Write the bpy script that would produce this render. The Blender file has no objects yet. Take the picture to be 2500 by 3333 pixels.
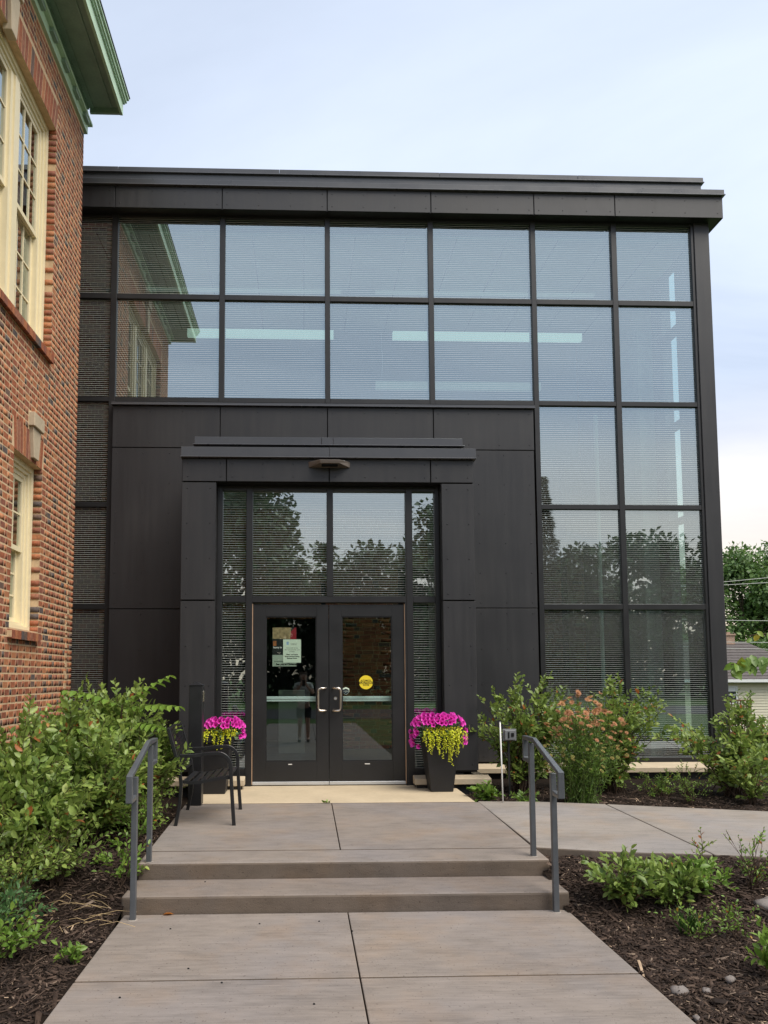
import bpy, math, random
import numpy as np
from mathutils import Vector, Matrix, Euler

random.seed(7)
rng = np.random.default_rng(7)
S = bpy.context.scene
COL = S.collection
PI = math.pi

# ------------------------------------------------------------------ camera
cam = bpy.data.cameras.new('camera')
cam_o = bpy.data.objects.new('camera', cam)
COL.objects.link(cam_o)
S.camera = cam_o
cam.sensor_fit = 'AUTO'
cam.sensor_width = 36.0
cam.lens = 2260.0 / 3333.0 * 36.0
cam.shift_x = (1250 - 1055.27) / 3333.0
cam.shift_y = (2043.93 - 1666.5) / 3333.0
cam.clip_start = 0.05
cam.clip_end = 2000
YAW, PITCH, ROLL = math.radians(1.70918), math.radians(4.05629), math.radians(-0.12832)
fwd = Vector((math.sin(YAW) * math.cos(PITCH), math.cos(YAW) * math.cos(PITCH), math.sin(PITCH)))
rgt = Vector((math.cos(YAW), -math.sin(YAW), 0))
upv = rgt.cross(fwd)
r2 = math.cos(ROLL) * rgt + math.sin(ROLL) * upv
u2 = -math.sin(ROLL) * rgt + math.cos(ROLL) * upv
M = Matrix((r2, u2, -fwd)).transposed().to_4x4()
M.translation = Vector((0, -9.6, 1.275))
cam_o.matrix_world = M

# ------------------------------------------------------------------ sky, sun, exposure
SUN_EL, SUN_AZ = math.radians(57), math.radians(132)      # azimuth from +Y towards +X
world = bpy.data.worlds.new('World')
S.world = world
world.use_nodes = True
wt = world.node_tree
wt.nodes.clear()


def wn(t, **kw):
    n = wt.nodes.new(t)
    for k, v in kw.items():
        setattr(n, k, v)
    return n


SKY_STRENGTH = 0.085
sky = wn('ShaderNodeTexSky', sky_type='NISHITA', sun_disc=False, sun_elevation=SUN_EL, sun_rotation=SUN_AZ,
         altitude=200, air_density=1.0, dust_density=1.6, ozone_density=1.5)
tc = wn('ShaderNodeTexCoord')
sep = wn('ShaderNodeSeparateXYZ')
wt.links.new(tc.outputs['Generated'], sep.inputs[0])
zz = wn('ShaderNodeMath', operation='MAXIMUM')
wt.links.new(sep.outputs['Z'], zz.inputs[0])
zz.inputs[1].default_value = 0.0
za = wn('ShaderNodeMath', operation='ADD')
wt.links.new(zz.outputs[0], za.inputs[0])
za.inputs[1].default_value = 0.16
dx = wn('ShaderNodeMath', operation='DIVIDE')
dy = wn('ShaderNodeMath', operation='DIVIDE')
wt.links.new(sep.outputs['X'], dx.inputs[0]); wt.links.new(za.outputs[0], dx.inputs[1])
wt.links.new(sep.outputs['Y'], dy.inputs[0]); wt.links.new(za.outputs[0], dy.inputs[1])
cb = wn('ShaderNodeCombineXYZ')
wt.links.new(dx.outputs[0], cb.inputs[0]); wt.links.new(dy.outputs[0], cb.inputs[1])
mp = wn('ShaderNodeMapping')
mp.inputs['Rotation'].default_value = (0, 0, math.radians(28))
mp.inputs['Scale'].default_value = (0.55, 1.25, 1)
mp.inputs['Location'].default_value = (2.3, 0.4, 0)
wt.links.new(cb.outputs[0], mp.inputs[0])
cn = wn('ShaderNodeTexNoise')
cn.inputs['Scale'].default_value = 1.0
cn.inputs['Detail'].default_value = 7
cn.inputs['Roughness'].default_value = 0.52
cn.inputs['Distortion'].default_value = 0.5
wt.links.new(mp.outputs[0], cn.inputs['Vector'])
cr = wn('ShaderNodeValToRGB')
cr.color_ramp.elements[0].position = 0.36
cr.color_ramp.elements[0].color = (0.56, 0.56, 0.56, 1)
cr.color_ramp.elements[1].position = 0.66
cr.color_ramp.elements[1].color = (0.95, 0.95, 0.95, 1)
wt.links.new(cn.outputs[0], cr.inputs[0])
# thin high cloud veil: warm near the horizon, cool white above
hz = wn('ShaderNodeValToRGB')
hz.color_ramp.elements[0].position = 0.07
hz.color_ramp.elements[0].color = (10.6, 8.7, 6.7, 1)
hz.color_ramp.elements[1].position = 0.36
hz.color_ramp.elements[1].color = (7.0, 7.85, 9.35, 1)
wt.links.new(zz.outputs[0], hz.inputs[0])
mixs = wn('ShaderNodeMix', data_type='RGBA')
wt.links.new(cr.outputs[0], mixs.inputs[0])
wt.links.new(sky.outputs[0], mixs.inputs[6])
wt.links.new(hz.outputs[0], mixs.inputs[7])
bg = wn('ShaderNodeBackground')
bg.inputs[1].default_value = SKY_STRENGTH
wt.links.new(mixs.outputs[2], bg.inputs[0])
wo = wn('ShaderNodeOutputWorld')
wt.links.new(bg.outputs[0], wo.inputs[0])

sun = bpy.data.lights.new('sun', 'SUN')
sun.energy = 2.7
sun.angle = math.radians(38)
sun.color = (1.0, 0.93, 0.82)
sun_o = bpy.data.objects.new('sun', sun)
COL.objects.link(sun_o)
sd = Vector((math.sin(SUN_AZ) * math.cos(SUN_EL), math.cos(SUN_AZ) * math.cos(SUN_EL), math.sin(SUN_EL)))
sun_o.rotation_euler = sd.to_track_quat('Z', 'Y').to_euler()

S.view_settings.view_transform = 'Standard'
S.view_settings.look = 'None'
S.view_settings.exposure = 0.64
S.view_settings.gamma = 1.0
S.view_settings.use_curve_mapping = False
S.render.engine = 'CYCLES'
S.cycles.max_bounces = 8
S.cycles.diffuse_bounces = 3
S.cycles.glossy_bounces = 4
S.cycles.transmission_bounces = 4
S.cycles.transparent_max_bounces = 24
S.cycles.caustics_reflective = False
S.cycles.caustics_refractive = False
S.cycles.use_denoising = True
S.cycles.sample_clamp_indirect = 6.0
S.render.filter_size = 1.3


# ------------------------------------------------------------------ materials
class NT:
    def __init__(self, name):
        self.m = bpy.data.materials.new(name)
        self.m.use_nodes = True
        self.t = self.m.node_tree
        self.t.nodes.clear()
        self.out = self.t.nodes.new('ShaderNodeOutputMaterial')

    def n(self, typ, **kw):
        node = self.t.nodes.new(typ)
        for k, v in kw.items():
            if isinstance(k, str) and hasattr(node, k):
                setattr(node, k, v)
        return node

    def l(self, a, b):
        self.t.links.new(a, b)

    def coord(self, which='Object'):
        return self.n('ShaderNodeTexCoord').outputs[which]

    def geo(self, which='Position'):
        return self.n('ShaderNodeNewGeometry').outputs[which]

    def mapping(self, vec, scale=(1, 1, 1), loc=(0, 0, 0), rot=(0, 0, 0)):
        m = self.n('ShaderNodeMapping')
        m.inputs['Scale'].default_value = scale
        m.inputs['Location'].default_value = loc
        m.inputs['Rotation'].default_value = rot
        self.l(vec, m.inputs[0])
        return m.outputs[0]

    def noise(self, vec, scale=5, detail=4, rough=0.55, dist=0.0):
        n = self.n('ShaderNodeTexNoise')
        n.inputs['Scale'].default_value = scale
        n.inputs['Detail'].default_value = detail
        n.inputs['Roughness'].default_value = rough
        n.inputs['Distortion'].default_value = dist
        self.l(vec, n.inputs['Vector'])
        return n.outputs[0]

    def ramp(self, fac, stops, interp='LINEAR'):
        r = self.n('ShaderNodeValToRGB')
        r.color_ramp.interpolation = interp
        e = r.color_ramp.elements
        while len(e) < len(stops):
            e.new(0.5)
        for el, (p, c) in zip(e, stops):
            el.position = p
            el.color = (*c, 1) if len(c) == 3 else c
        self.l(fac, r.inputs[0])
        return r.outputs[0]

    def mix(self, fac, a, b, blend='MIX'):
        m = self.n('ShaderNodeMix', data_type='RGBA')
        m.blend_type = blend
        for sock, v in ((0, fac), (6, a), (7, b)):
            if hasattr(v, 'is_linked') or hasattr(v, 'links'):
                self.l(v, m.inputs[sock])
            elif isinstance(v, (int, float)):
                m.inputs[sock].default_value = v
            else:
                m.inputs[sock].default_value = (*v, 1)
        return m.outputs[2]

    def math(self, op, a, b=None):
        m = self.n('ShaderNodeMath', operation=op)
        for i, v in enumerate((a, b)):
            if v is None:
                continue
            if isinstance(v, (int, float)):
                m.inputs[i].default_value = v
            else:
                self.l(v, m.inputs[i])
        return m.outputs[0]

    def bump(self, h, strength=0.3, dist=0.01):
        b = self.n('ShaderNodeBump')
        b.inputs['Strength'].default_value = strength
        b.inputs['Distance'].default_value = dist
        self.l(h, b.inputs['Height'])
        return b.outputs[0]

    def bsdf(self, color, rough=0.5, spec=0.5, metal=0.0, normal=None, emit=None, estr=0.0, trans=None):
        p = self.n('ShaderNodeBsdfPrincipled')
        for nm, v in (('Base Color', color), ('Roughness', rough), ('Metallic', metal), ('Specular IOR Level', spec)):
            if isinstance(v, (int, float)):
                p.inputs[nm].default_value = v
            elif isinstance(v, tuple):
                p.inputs[nm].default_value = (*v, 1)
            else:
                self.l(v, p.inputs[nm])
        if normal is not None:
            self.l(normal, p.inputs['Normal'])
        if emit is not None:
            p.inputs['Emission Color'].default_value = (*emit, 1)
            p.inputs['Emission Strength'].default_value = estr
        s = p.outputs[0]
        if trans is not None:
            t = self.n('ShaderNodeBsdfTranslucent')
            if isinstance(color, tuple):
                t.inputs[0].default_value = (*color, 1)
            else:
                self.l(color, t.inputs[0])
            mx = self.n('ShaderNodeMixShader')
            mx.inputs[0].default_value = trans
            self.l(s, mx.inputs[1])
            self.l(t.outputs[0], mx.inputs[2])
            s = mx.outputs[0]
        self.l(s, self.out.inputs[0])
        return self.m


def plain(name, color, rough=0.5, spec=0.5, metal=0.0, var=0.12, scale=6.0, bump=0.0, **kw):
    """procedural paint / metal / stone with soft mottling and fine relief"""
    t = NT(name)
    v = t.geo()
    n1 = t.noise(v, scale, 5, 0.6)
    n2 = t.noise(v, scale * 9, 3, 0.5)
    f = t.math('ADD', t.math('MULTIPLY', n1, 0.7), t.math('MULTIPLY', n2, 0.3))
    lo = tuple(c * (1 - var) for c in color)
    hi = tuple(min(1, c * (1 + var)) for c in color)
    c = t.ramp(f, [(0.3, lo), (0.7, hi)])
    r = t.ramp(n1, [(0.3, (max(0.02, rough - 0.06),) * 3), (0.7, (min(1, rough + 0.06),) * 3)])
    nb = t.bump(n2, bump, 0.004) if bump else None
    return t.bsdf(c, r, spec, metal, nb, **kw)


MT = {}
MT['panel'] = plain('panel_charcoal', (0.031, 0.030, 0.032), 0.48, 0.45, var=0.10, scale=1.3)


def panelmat():
    t = NT('panel_charcoal_sheet')
    v = t.geo()
    big = t.noise(v, 1.1, 3, 0.5)
    stre = t.noise(t.mapping(v, (9, 9, 0.55)), 1.6, 5, 0.6)
    fine = t.noise(v, 60, 3, 0.5)
    f = t.math('ADD', t.math('MULTIPLY', big, 0.4), t.math('ADD', t.math('MULTIPLY', stre, 0.45), t.math('MULTIPLY', fine, 0.15)))
    c = t.ramp(f, [(0.32, (0.021, 0.0205, 0.0225)), (0.52, (0.027, 0.0262, 0.028)), (0.72, (0.037, 0.0355, 0.036))])
    r = t.ramp(f, [(0.3, (0.38,) * 3), (0.7, (0.56,) * 3)])
    return t.bsdf(c, r, 0.45, 0, t.bump(big, 0.25, 0.02))


MT['panel'] = panelmat()
MT['frame'] = plain('frame_dark_aluminium', (0.016, 0.0158, 0.0165), 0.42, 0.45, var=0.08, scale=3)
MT['capmetal'] = plain('cap_dark_metal', (0.055, 0.056, 0.062), 0.32, 0.6, var=0.08, scale=2)
MT['caplip'] = plain('cap_lip_metal', (0.09, 0.09, 0.10), 0.3, 0.6, var=0.05)
MT['gap'] = plain('joint_black', (0.008, 0.008, 0.008), 0.8, 0.2)
MT['rivet'] = plain('rivet_black', (0.012, 0.012, 0.013), 0.35, 0.5)
MT['limestone'] = plain('limestone', (0.50, 0.41, 0.29), 0.8, 0.3, var=0.14, scale=4, bump=0.25)
MT['threshold'] = plain('threshold_concrete', (0.49, 0.40, 0.275), 0.85, 0.25, var=0.13, scale=2.2, bump=0.25)
MT['cream'] = plain('cream_paint', (0.80, 0.70, 0.47), 0.5, 0.4, var=0.06, scale=3)
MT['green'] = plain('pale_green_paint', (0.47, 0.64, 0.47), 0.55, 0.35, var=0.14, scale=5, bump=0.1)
MT['soffit'] = plain('soffit_dark_green', (0.26, 0.36, 0.30), 0.6, 0.3, var=0.2, scale=4, bump=0.1)
MT['pot'] = plain('pot_black', (0.016, 0.016, 0.018), 0.5, 0.4, var=0.15, scale=9, bump=0.1)
MT['blackmetal'] = plain('black_metal', (0.014, 0.014, 0.0155), 0.36, 0.5, var=0.1, scale=9)
MT['railmetal'] = plain('rail_grey_metal', (0.080, 0.086, 0.094), 0.36, 0.6, var=0.12, scale=12)
MT['steel'] = plain('brushed_steel', (0.62, 0.55, 0.48), 0.28, 0.5, metal=1.0, var=0.06)
MT['alu'] = plain('satin_aluminium', (0.62, 0.64, 0.66), 0.4, 0.5, metal=0.6, var=0.06)
MT['pushbar'] = plain('push_bar_aluminium', (0.62, 0.72, 0.71), 0.4, 0.5, metal=0.15, var=0.05)
MT['bronze'] = plain('bronze_housing', (0.13, 0.105, 0.09), 0.45, 0.5, var=0.1)
MT['copperstrip'] = plain('weatherstrip_tan', (0.50, 0.33, 0.21), 0.5, 0.4, var=0.2, scale=20)
MT['white'] = plain('white_plastic', (0.72, 0.71, 0.68), 0.5, 0.4, var=0.06)
MT['paper'] = plain('paper_pale_green', (0.66, 0.78, 0.63), 0.8, 0.2, var=0.03)
MT['posterpaper'] = plain('poster_paper', (0.36, 0.42, 0.34), 0.7, 0.2, var=0.1, scale=14)
MT['posterdark'] = plain('poster_dark', (0.02, 0.022, 0.022), 0.6, 0.2, var=0.4, scale=20)
MT['postertan'] = plain('poster_tan', (0.33, 0.24, 0.13), 0.7, 0.2, var=0.65, scale=22)
MT['posterskin'] = plain('poster_orange', (0.35, 0.13, 0.05), 0.7, 0.2, var=0.4, scale=30)
MT['posterred'] = plain('poster_red', (0.28, 0.02, 0.03), 0.6, 0.2, var=0.1)
MT['ink'] = plain('ink_black', (0.01, 0.01, 0.01), 0.7, 0.2)
MT['inkblue'] = plain('ink_blue', (0.30, 0.45, 0.60), 0.7, 0.2)
MT['yellow'] = plain('sticker_yellow', (0.80, 0.62, 0.03), 0.5, 0.4, var=0.03)
MT['navy'] = plain('sticker_navy', (0.012, 0.02, 0.03), 0.5, 0.4)
MT['plaster'] = plain('interior_plaster', (0.55, 0.55, 0.51), 0.85, 0.2, var=0.06)
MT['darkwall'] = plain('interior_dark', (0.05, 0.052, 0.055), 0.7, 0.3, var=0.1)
MT['floorint'] = plain('interior_floor', (0.16, 0.15, 0.14), 0.4, 0.4, var=0.1)
MT['ceiling'] = plain('interior_ceiling', (0.66, 0.68, 0.64), 0.85, 0.2, var=0.04)
MT['stem'] = plain('stem_brown', (0.07, 0.045, 0.03), 0.8, 0.2, var=0.3, scale=30)
MT['greenstem'] = plain('stem_green', (0.10, 0.14, 0.04), 0.7, 0.2, var=0.3, scale=30)
MT['bark'] = plain('tree_bark', (0.09, 0.07, 0.055), 0.9, 0.2, var=0.35, scale=9, bump=0.6)
MT['straw'] = plain('dry_straw', (0.42, 0.30, 0.16), 0.8, 0.2, var=0.3, scale=20)
MT['stone'] = plain('garden_stone', (0.19, 0.165, 0.15), 0.8, 0.3, var=0.25, scale=14, bump=0.5)
MT['soil'] = plain('soil_dark', (0.016, 0.011, 0.008), 0.95, 0.1, var=0.4, scale=40, bump=0.6)
MT['siding'] = plain('house_siding', (0.66, 0.62, 0.47), 0.7, 0.3, var=0.05)
MT['whitetrim'] = plain('house_trim_white', (0.72, 0.73, 0.72), 0.6, 0.3, var=0.04)
MT['chimney'] = plain('chimney_brick', (0.36, 0.25, 0.19), 0.9, 0.2, var=0.3, scale=12)
MT['deckwood'] = plain('deck_wood', (0.15, 0.075, 0.045), 0.8, 0.2, var=0.25, scale=10)
MT['wire'] = plain('wire_pale', (0.42, 0.42, 0.40), 0.6, 0.3)
MT['darkglass'] = plain('house_glass', (0.03, 0.035, 0.04), 0.08, 0.6, var=0.05)
MT['curtain'] = plain('roller_blind', (0.58, 0.52, 0.38), 0.85, 0.2, var=0.05, scale=4)
MT['pendant'] = plain('pendant_white', (0.8, 0.84, 0.78), 0.5, 0.3, emit=(0.86, 1.0, 0.88), estr=0.5)
MT['faintglow'] = plain('faint_glow_white', (0.75, 0.78, 0.72), 0.5, 0.3, emit=(0.95, 1.0, 0.9), estr=0.12)  # low glow for the faint pendant and the uplight strips on the ceiling
MT['asphalt'] = plain('asphalt', (0.055, 0.055, 0.057), 0.9, 0.2, var=0.15, scale=3, bump=0.3)


def concrete(name, base, seed):
    t = NT(name)
    v = t.geo()
    stre = t.mapping(v, (2.6, 52, 10), (seed, seed * 1.7, 0))
    n1 = t.noise(stre, 1.6, 6, 0.62, 0.3)
    big = t.noise(t.mapping(v, (1, 1.6, 1), (seed, 0, 0)), 1.5, 4, 0.6)
    med = t.noise(t.mapping(v, (1, 3.2, 1), (0, seed, 0)), 5.5, 5, 0.6)
    fine = t.noise(v, 160, 3, 0.6)
    f = t.math('ADD', t.math('MULTIPLY', n1, 0.36), t.math('ADD', t.math('MULTIPLY', big, 0.32), t.math('MULTIPLY', med, 0.32)))
    lo = tuple(c * 0.60 for c in base)
    hi = tuple(c * 1.32 for c in base)
    c = t.ramp(f, [(0.30, lo), (0.5, base), (0.72, hi)])
    warm = t.ramp(t.noise(v, 2.3, 3, 0.6), [(0.5, (1, 1, 1)), (0.75, (1.07, 0.98, 0.88))])
    c = t.mix(1.0, c, warm, 'MULTIPLY')
    spk = t.ramp(t.noise(v, 70, 2, 0.5), [(0.27, (0.55, 0.52, 0.5)), (0.34, (1, 1, 1))])
    c = t.mix(1.0, c, spk, 'MULTIPLY')
    cool = t.ramp(t.noise(v, 0.9, 3, 0.5), [(0.45, (1, 1, 1)), (0.7, (0.93, 0.98, 1.08))])
    c = t.mix(1.0, c, cool, 'MULTIPLY')
    h = t.math('ADD', t.math('MULTIPLY', n1, 0.6), t.math('MULTIPLY', fine, 0.5))
    return t.bsdf(c, t.ramp(f, [(0.3, (0.62,) * 3), (0.7, (0.8,) * 3)]), 0.35, 0, t.bump(h, 0.6, 0.007))


MT['concrete'] = concrete('concrete_tan', (0.225, 0.190, 0.163), 0.0)
MT['concrete2'] = concrete('concrete_pale', (0.275, 0.240, 0.208), 5.3)
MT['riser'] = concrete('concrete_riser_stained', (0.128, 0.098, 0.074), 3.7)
MT['concrete_step'] = concrete('concrete_step_face', (0.195, 0.160, 0.134), 9.1)

BR = [(0.0, (0.32, 0.108, 0.056)), (0.17, (0.385, 0.150, 0.074)), (0.31, (0.27, 0.096, 0.056)), (0.45, (0.42, 0.18, 0.088)),
      (0.58, (0.33, 0.118, 0.062)), (0.71, (0.29, 0.125, 0.078)), (0.84, (0.150, 0.100, 0.080)), (0.89, (0.105, 0.086, 0.084)), (0.945, (0.25, 0.098, 0.066))]


def brickmat(name, attr):
    t = NT(name)
    if attr:
        a = t.n('ShaderNodeAttribute')
        a.attribute_name = 'tone'
        f = a.outputs['Fac']
    else:
        f = t.n('ShaderNodeObjectInfo').outputs['Random']
    c = t.ramp(f, BR, 'CONSTANT')
    v = t.geo()
    n = t.noise(v, 28, 5, 0.65)
    c = t.mix(1.0, c, t.ramp(n, [(0.3, (0.68, 0.66, 0.66)), (0.7, (1.28, 1.25, 1.2))]), 'MULTIPLY')
    sm = t.ramp(t.noise(v, 60, 3, 0.6), [(0.62, (0, 0, 0)), (0.74, (0.45,) * 3)])
    c = t.mix(sm, c, (0.42, 0.30, 0.20))
    return t.bsdf(c, 0.85, 0.25, 0, t.bump(t.noise(v, 120, 4, 0.7), 0.5, 0.004))


MT['brick'] = brickmat('brick_face', False)
MT['brickattr'] = brickmat('brick_face_mixed', True)
MT['mortar'] = plain('mortar_cream', (0.60, 0.43, 0.265), 0.9, 0.2, var=0.22, scale=16, bump=0.5)


def leafmat(name, stops, rough=0.42, trans=0.40, spec=0.5):
    t = NT(name)
    a = t.n('ShaderNodeAttribute')
    a.attribute_name = 'tone'
    c = t.ramp(a.outputs['Fac'], stops)
    n = t.noise(t.geo(), 45, 3, 0.6)
    c = t.mix(1.0, c, t.ramp(n, [(0.3, (0.8, 0.8, 0.8)), (0.7, (1.2, 1.2, 1.15))]), 'MULTIPLY')
    return t.bsdf(c, rough, spec, trans=trans)


G_SHRUB = [(0.0, (0.070, 0.125, 0.034)), (0.3, (0.145, 0.225, 0.050)), (0.62, (0.245, 0.340, 0.074)), (0.90, (0.36, 0.45, 0.11)), (0.955, (0.42, 0.46, 0.12)), (0.97, (0.42, 0.13, 0.04)), (1.0, (0.50, 0.20, 0.07))]
MT['leaf'] = leafmat('shrub_leaf', G_SHRUB)
MT['leafblue'] = leafmat('shrub_leaf_blue', [(0, (0.045, 0.11, 0.045)), (0.5, (0.10, 0.20, 0.07)), (0.9, (0.19, 0.32, 0.12)), (1, (0.25, 0.36, 0.14))], 0.4)
MT['leafbright'] = leafmat('bright_leaf', [(0, (0.09, 0.17, 0.03)), (0.5, (0.17, 0.29, 0.045)), (0.85, (0.27, 0.41, 0.07)), (0.93, (0.33, 0.40, 0.05)), (1, (0.45, 0.16, 0.03))], 0.42)
MT['jenny'] = leafmat('chartreuse_leaf', [(0, (0.42, 0.48, 0.015)), (0.5, (0.62, 0.66, 0.025)), (1, (0.78, 0.74, 0.05))], 0.5, 0.3)
MT['treeleaf'] = leafmat('tree_leaf', [(0, (0.045, 0.100, 0.030)), (0.5, (0.105, 0.190, 0.050)), (0.9, (0.175, 0.275, 0.070)), (1, (0.17, 0.22, 0.05))], 0.5, 0.3)
MT['shadeleaf'] = leafmat('street_tree_leaf_shaded', [(0, (0.018, 0.046, 0.016)), (0.5, (0.042, 0.090, 0.028)), (1, (0.085, 0.150, 0.048))], 0.6, 0.15, 0.3)  # darker copy of the tree leaf: backlit shade painted into the colour
MT['darkleaf'] = leafmat('conifer_leaf', [(0, (0.015, 0.035, 0.018)), (1, (0.04, 0.075, 0.035))], 0.6, 0.2)
MT['petal'] = leafmat('petunia_petal', [(0, (0.70, 0.03, 0.42)), (0.6, (0.88, 0.07, 0.58)), (0.9, (0.55, 0.01, 0.30)), (1, (0.25, 0.004, 0.13))], 0.55, 0.3, 0.3)
MT['dryhead'] = leafmat('dried_flower', [(0, (0.20, 0.26, 0.07)), (0.35, (0.36, 0.30, 0.10)), (0.6, (0.50, 0.27, 0.13)), (1, (0.58, 0.29, 0.17))], 0.8, 0.3, 0.2)
MT['chip'] = leafmat('mulch_chip', [(0, (0.014, 0.009, 0.007)), (0.5, (0.045, 0.028, 0.020)), (0.8, (0.105, 0.070, 0.052)), (0.95, (0.20, 0.15, 0.115)), (1, (0.40, 0.29, 0.20))], 0.85, 0.0, 0.25)
MT['grassblade'] = leafmat('grass_blade', [(0, (0.04, 0.10, 0.02)), (1, (0.12, 0.22, 0.06))], 0.5, 0.25)


def glassmat(name, base_refl, frit, tint=(0.80, 0.90, 0.87), pitch=0.0283, width=0.27):
    t = NT(name)
    lw = t.n('ShaderNodeLayerWeight')
    lw.inputs['Blend'].default_value = 0.5
    p5 = t.math('POWER', lw.outputs['Facing'], 4.0)
    fac = t.math('ADD', t.math('MULTIPLY', p5, 1 - base_refl), base_refl)
    tr = t.n('ShaderNodeBsdfTransparent')
    tr.inputs[0].default_value = (*tint, 1)
    gl = t.n('ShaderNodeBsdfGlossy')
    gl.inputs['Roughness'].default_value = 0.0
    gl.inputs[0].default_value = (0.82, 0.94, 0.96, 1)
    wob = t.noise(t.mapping(t.geo(), (1.0, 1.0, 1.4)), 0.9, 2, 0.4)
    t.l(t.bump(wob, 0.06, 0.012), gl.inputs['Normal'])
    body = tr.outputs[0]
    if frit:
        s = t.n('ShaderNodeSeparateXYZ')
        t.l(t.geo(), s.inputs[0])
        fr = t.math('FRACT', t.math('DIVIDE', s.outputs[2], pitch))
        mask = t.math('LESS_THAN', fr, width)
        df = t.n('ShaderNodeBsdfDiffuse')
        df.inputs[0].default_value = (0.60, 0.62, 0.58, 1)
        mm = t.n('ShaderNodeMixShader')
        t.l(mask, mm.inputs[0])
        t.l(body, mm.inputs[1])
        t.l(df.outputs[0], mm.inputs[2])
        body = mm.outputs[0]
    ms = t.n('ShaderNodeMixShader')
    t.l(fac, ms.inputs[0])
    t.l(body, ms.inputs[1])
    t.l(gl.outputs[0], ms.inputs[2])
    t.l(ms.outputs[0], t.out.inputs[0])
    return t.m


def clearmat(name, tint):
    t = NT(name)
    tr = t.n('ShaderNodeBsdfTransparent')
    tr.inputs[0].default_value = (*tint, 1)
    t.l(tr.outputs[0], t.out.inputs[0])
    return t.m


MT['glass_frit'] = glassmat('coated_fritted_glass', 0.36, True, (0.42, 0.57, 0.54), width=0.16)
MT['glass_portal'] = glassmat('portal_fritted_glass', 0.40, True, (0.60, 0.68, 0.64), width=0.16)
MT['glass_door'] = glassmat('door_glass', 0.13, False, (0.90, 0.95, 0.92))
MT['glass_win'] = glassmat('house_window_glass', 0.30, False, (0.85, 0.88, 0.86))
MT['glass_back'] = clearmat('glass_inner_face', (0.95, 0.98, 0.97))


def shingle():
    t = NT('roof_shingle')
    v = t.coord('Object')
    b = t.n('ShaderNodeTexBrick')
    b.inputs['Scale'].default_value = 3.2
    b.inputs['Color1'].default_value = (0.155, 0.138, 0.128, 1)
    b.inputs['Color2'].default_value = (0.105, 0.093, 0.087, 1)
    b.inputs['Mortar'].default_value = (0.06, 0.05, 0.05, 1)
    b.inputs['Mortar Size'].default_value = 0.03
    t.l(t.mapping(v, (1, 2.4, 1)), b.inputs['Vector'])
    return t.bsdf(b.outputs[0], 0.9, 0.2)


MT['shingle'] = shingle()


def grassmat():
    t = NT('lawn')
    v = t.geo()
    f = t.math('ADD', t.math('MULTIPLY', t.noise(v, 0.5, 5, 0.6), 0.5), t.math('MULTIPLY', t.noise(v, 40, 3, 0.6), 0.5))
    c = t.ramp(f, [(0.3, (0.028, 0.060, 0.016)), (0.55, (0.055, 0.105, 0.025)), (0.75, (0.10, 0.14, 0.04))])
    return t.bsdf(c, 0.9, 0.2, 0, t.bump(t.noise(v, 60, 3), 0.8, 0.03))


MT['lawn'] = grassmat()

# ------------------------------------------------------------------ helpers
WL = {}


def wloc(o):
    return WL.get(o.name, Vector((0, 0, 0))) if o is not None else Vector((0, 0, 0))


def thing(name, label, cat, loc, group=None, kind=None):
    o = bpy.data.objects.new(name, None)
    COL.objects.link(o)
    o.location = loc
    o.empty_display_size = 0.1
    WL[o.name] = Vector(loc)
    tag(o, label, cat, group, kind)
    return o


def tag(o, label=None, cat=None, group=None, kind=None):
    if label:
        o['label'] = label
    if cat:
        o['category'] = cat
    if group:
        o['group'] = group
    if kind:
        o['kind'] = kind
    return o


def link(name, me, mat, parent=None, smooth=False, bevel=0.0, seg=1):
    o = bpy.data.objects.new(name, me)
    COL.objects.link(o)
    if mat is not None:
        for m in (mat if isinstance(mat, (list, tuple)) else [mat]):
            if m.name not in [x.name for x in me.materials if x]:
                me.materials.append(m)
    if parent is not None:
        o.parent = parent
        WL[o.name] = wloc(parent)
    if smooth:
        me.polygons.foreach_set('use_smooth', [True] * len(me.polygons))
    if bevel:
        b = o.modifiers.new('bevel', 'BEVEL')
        b.width = bevel
        b.segments = seg
        b.limit_method = 'ANGLE'
    return o


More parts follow.
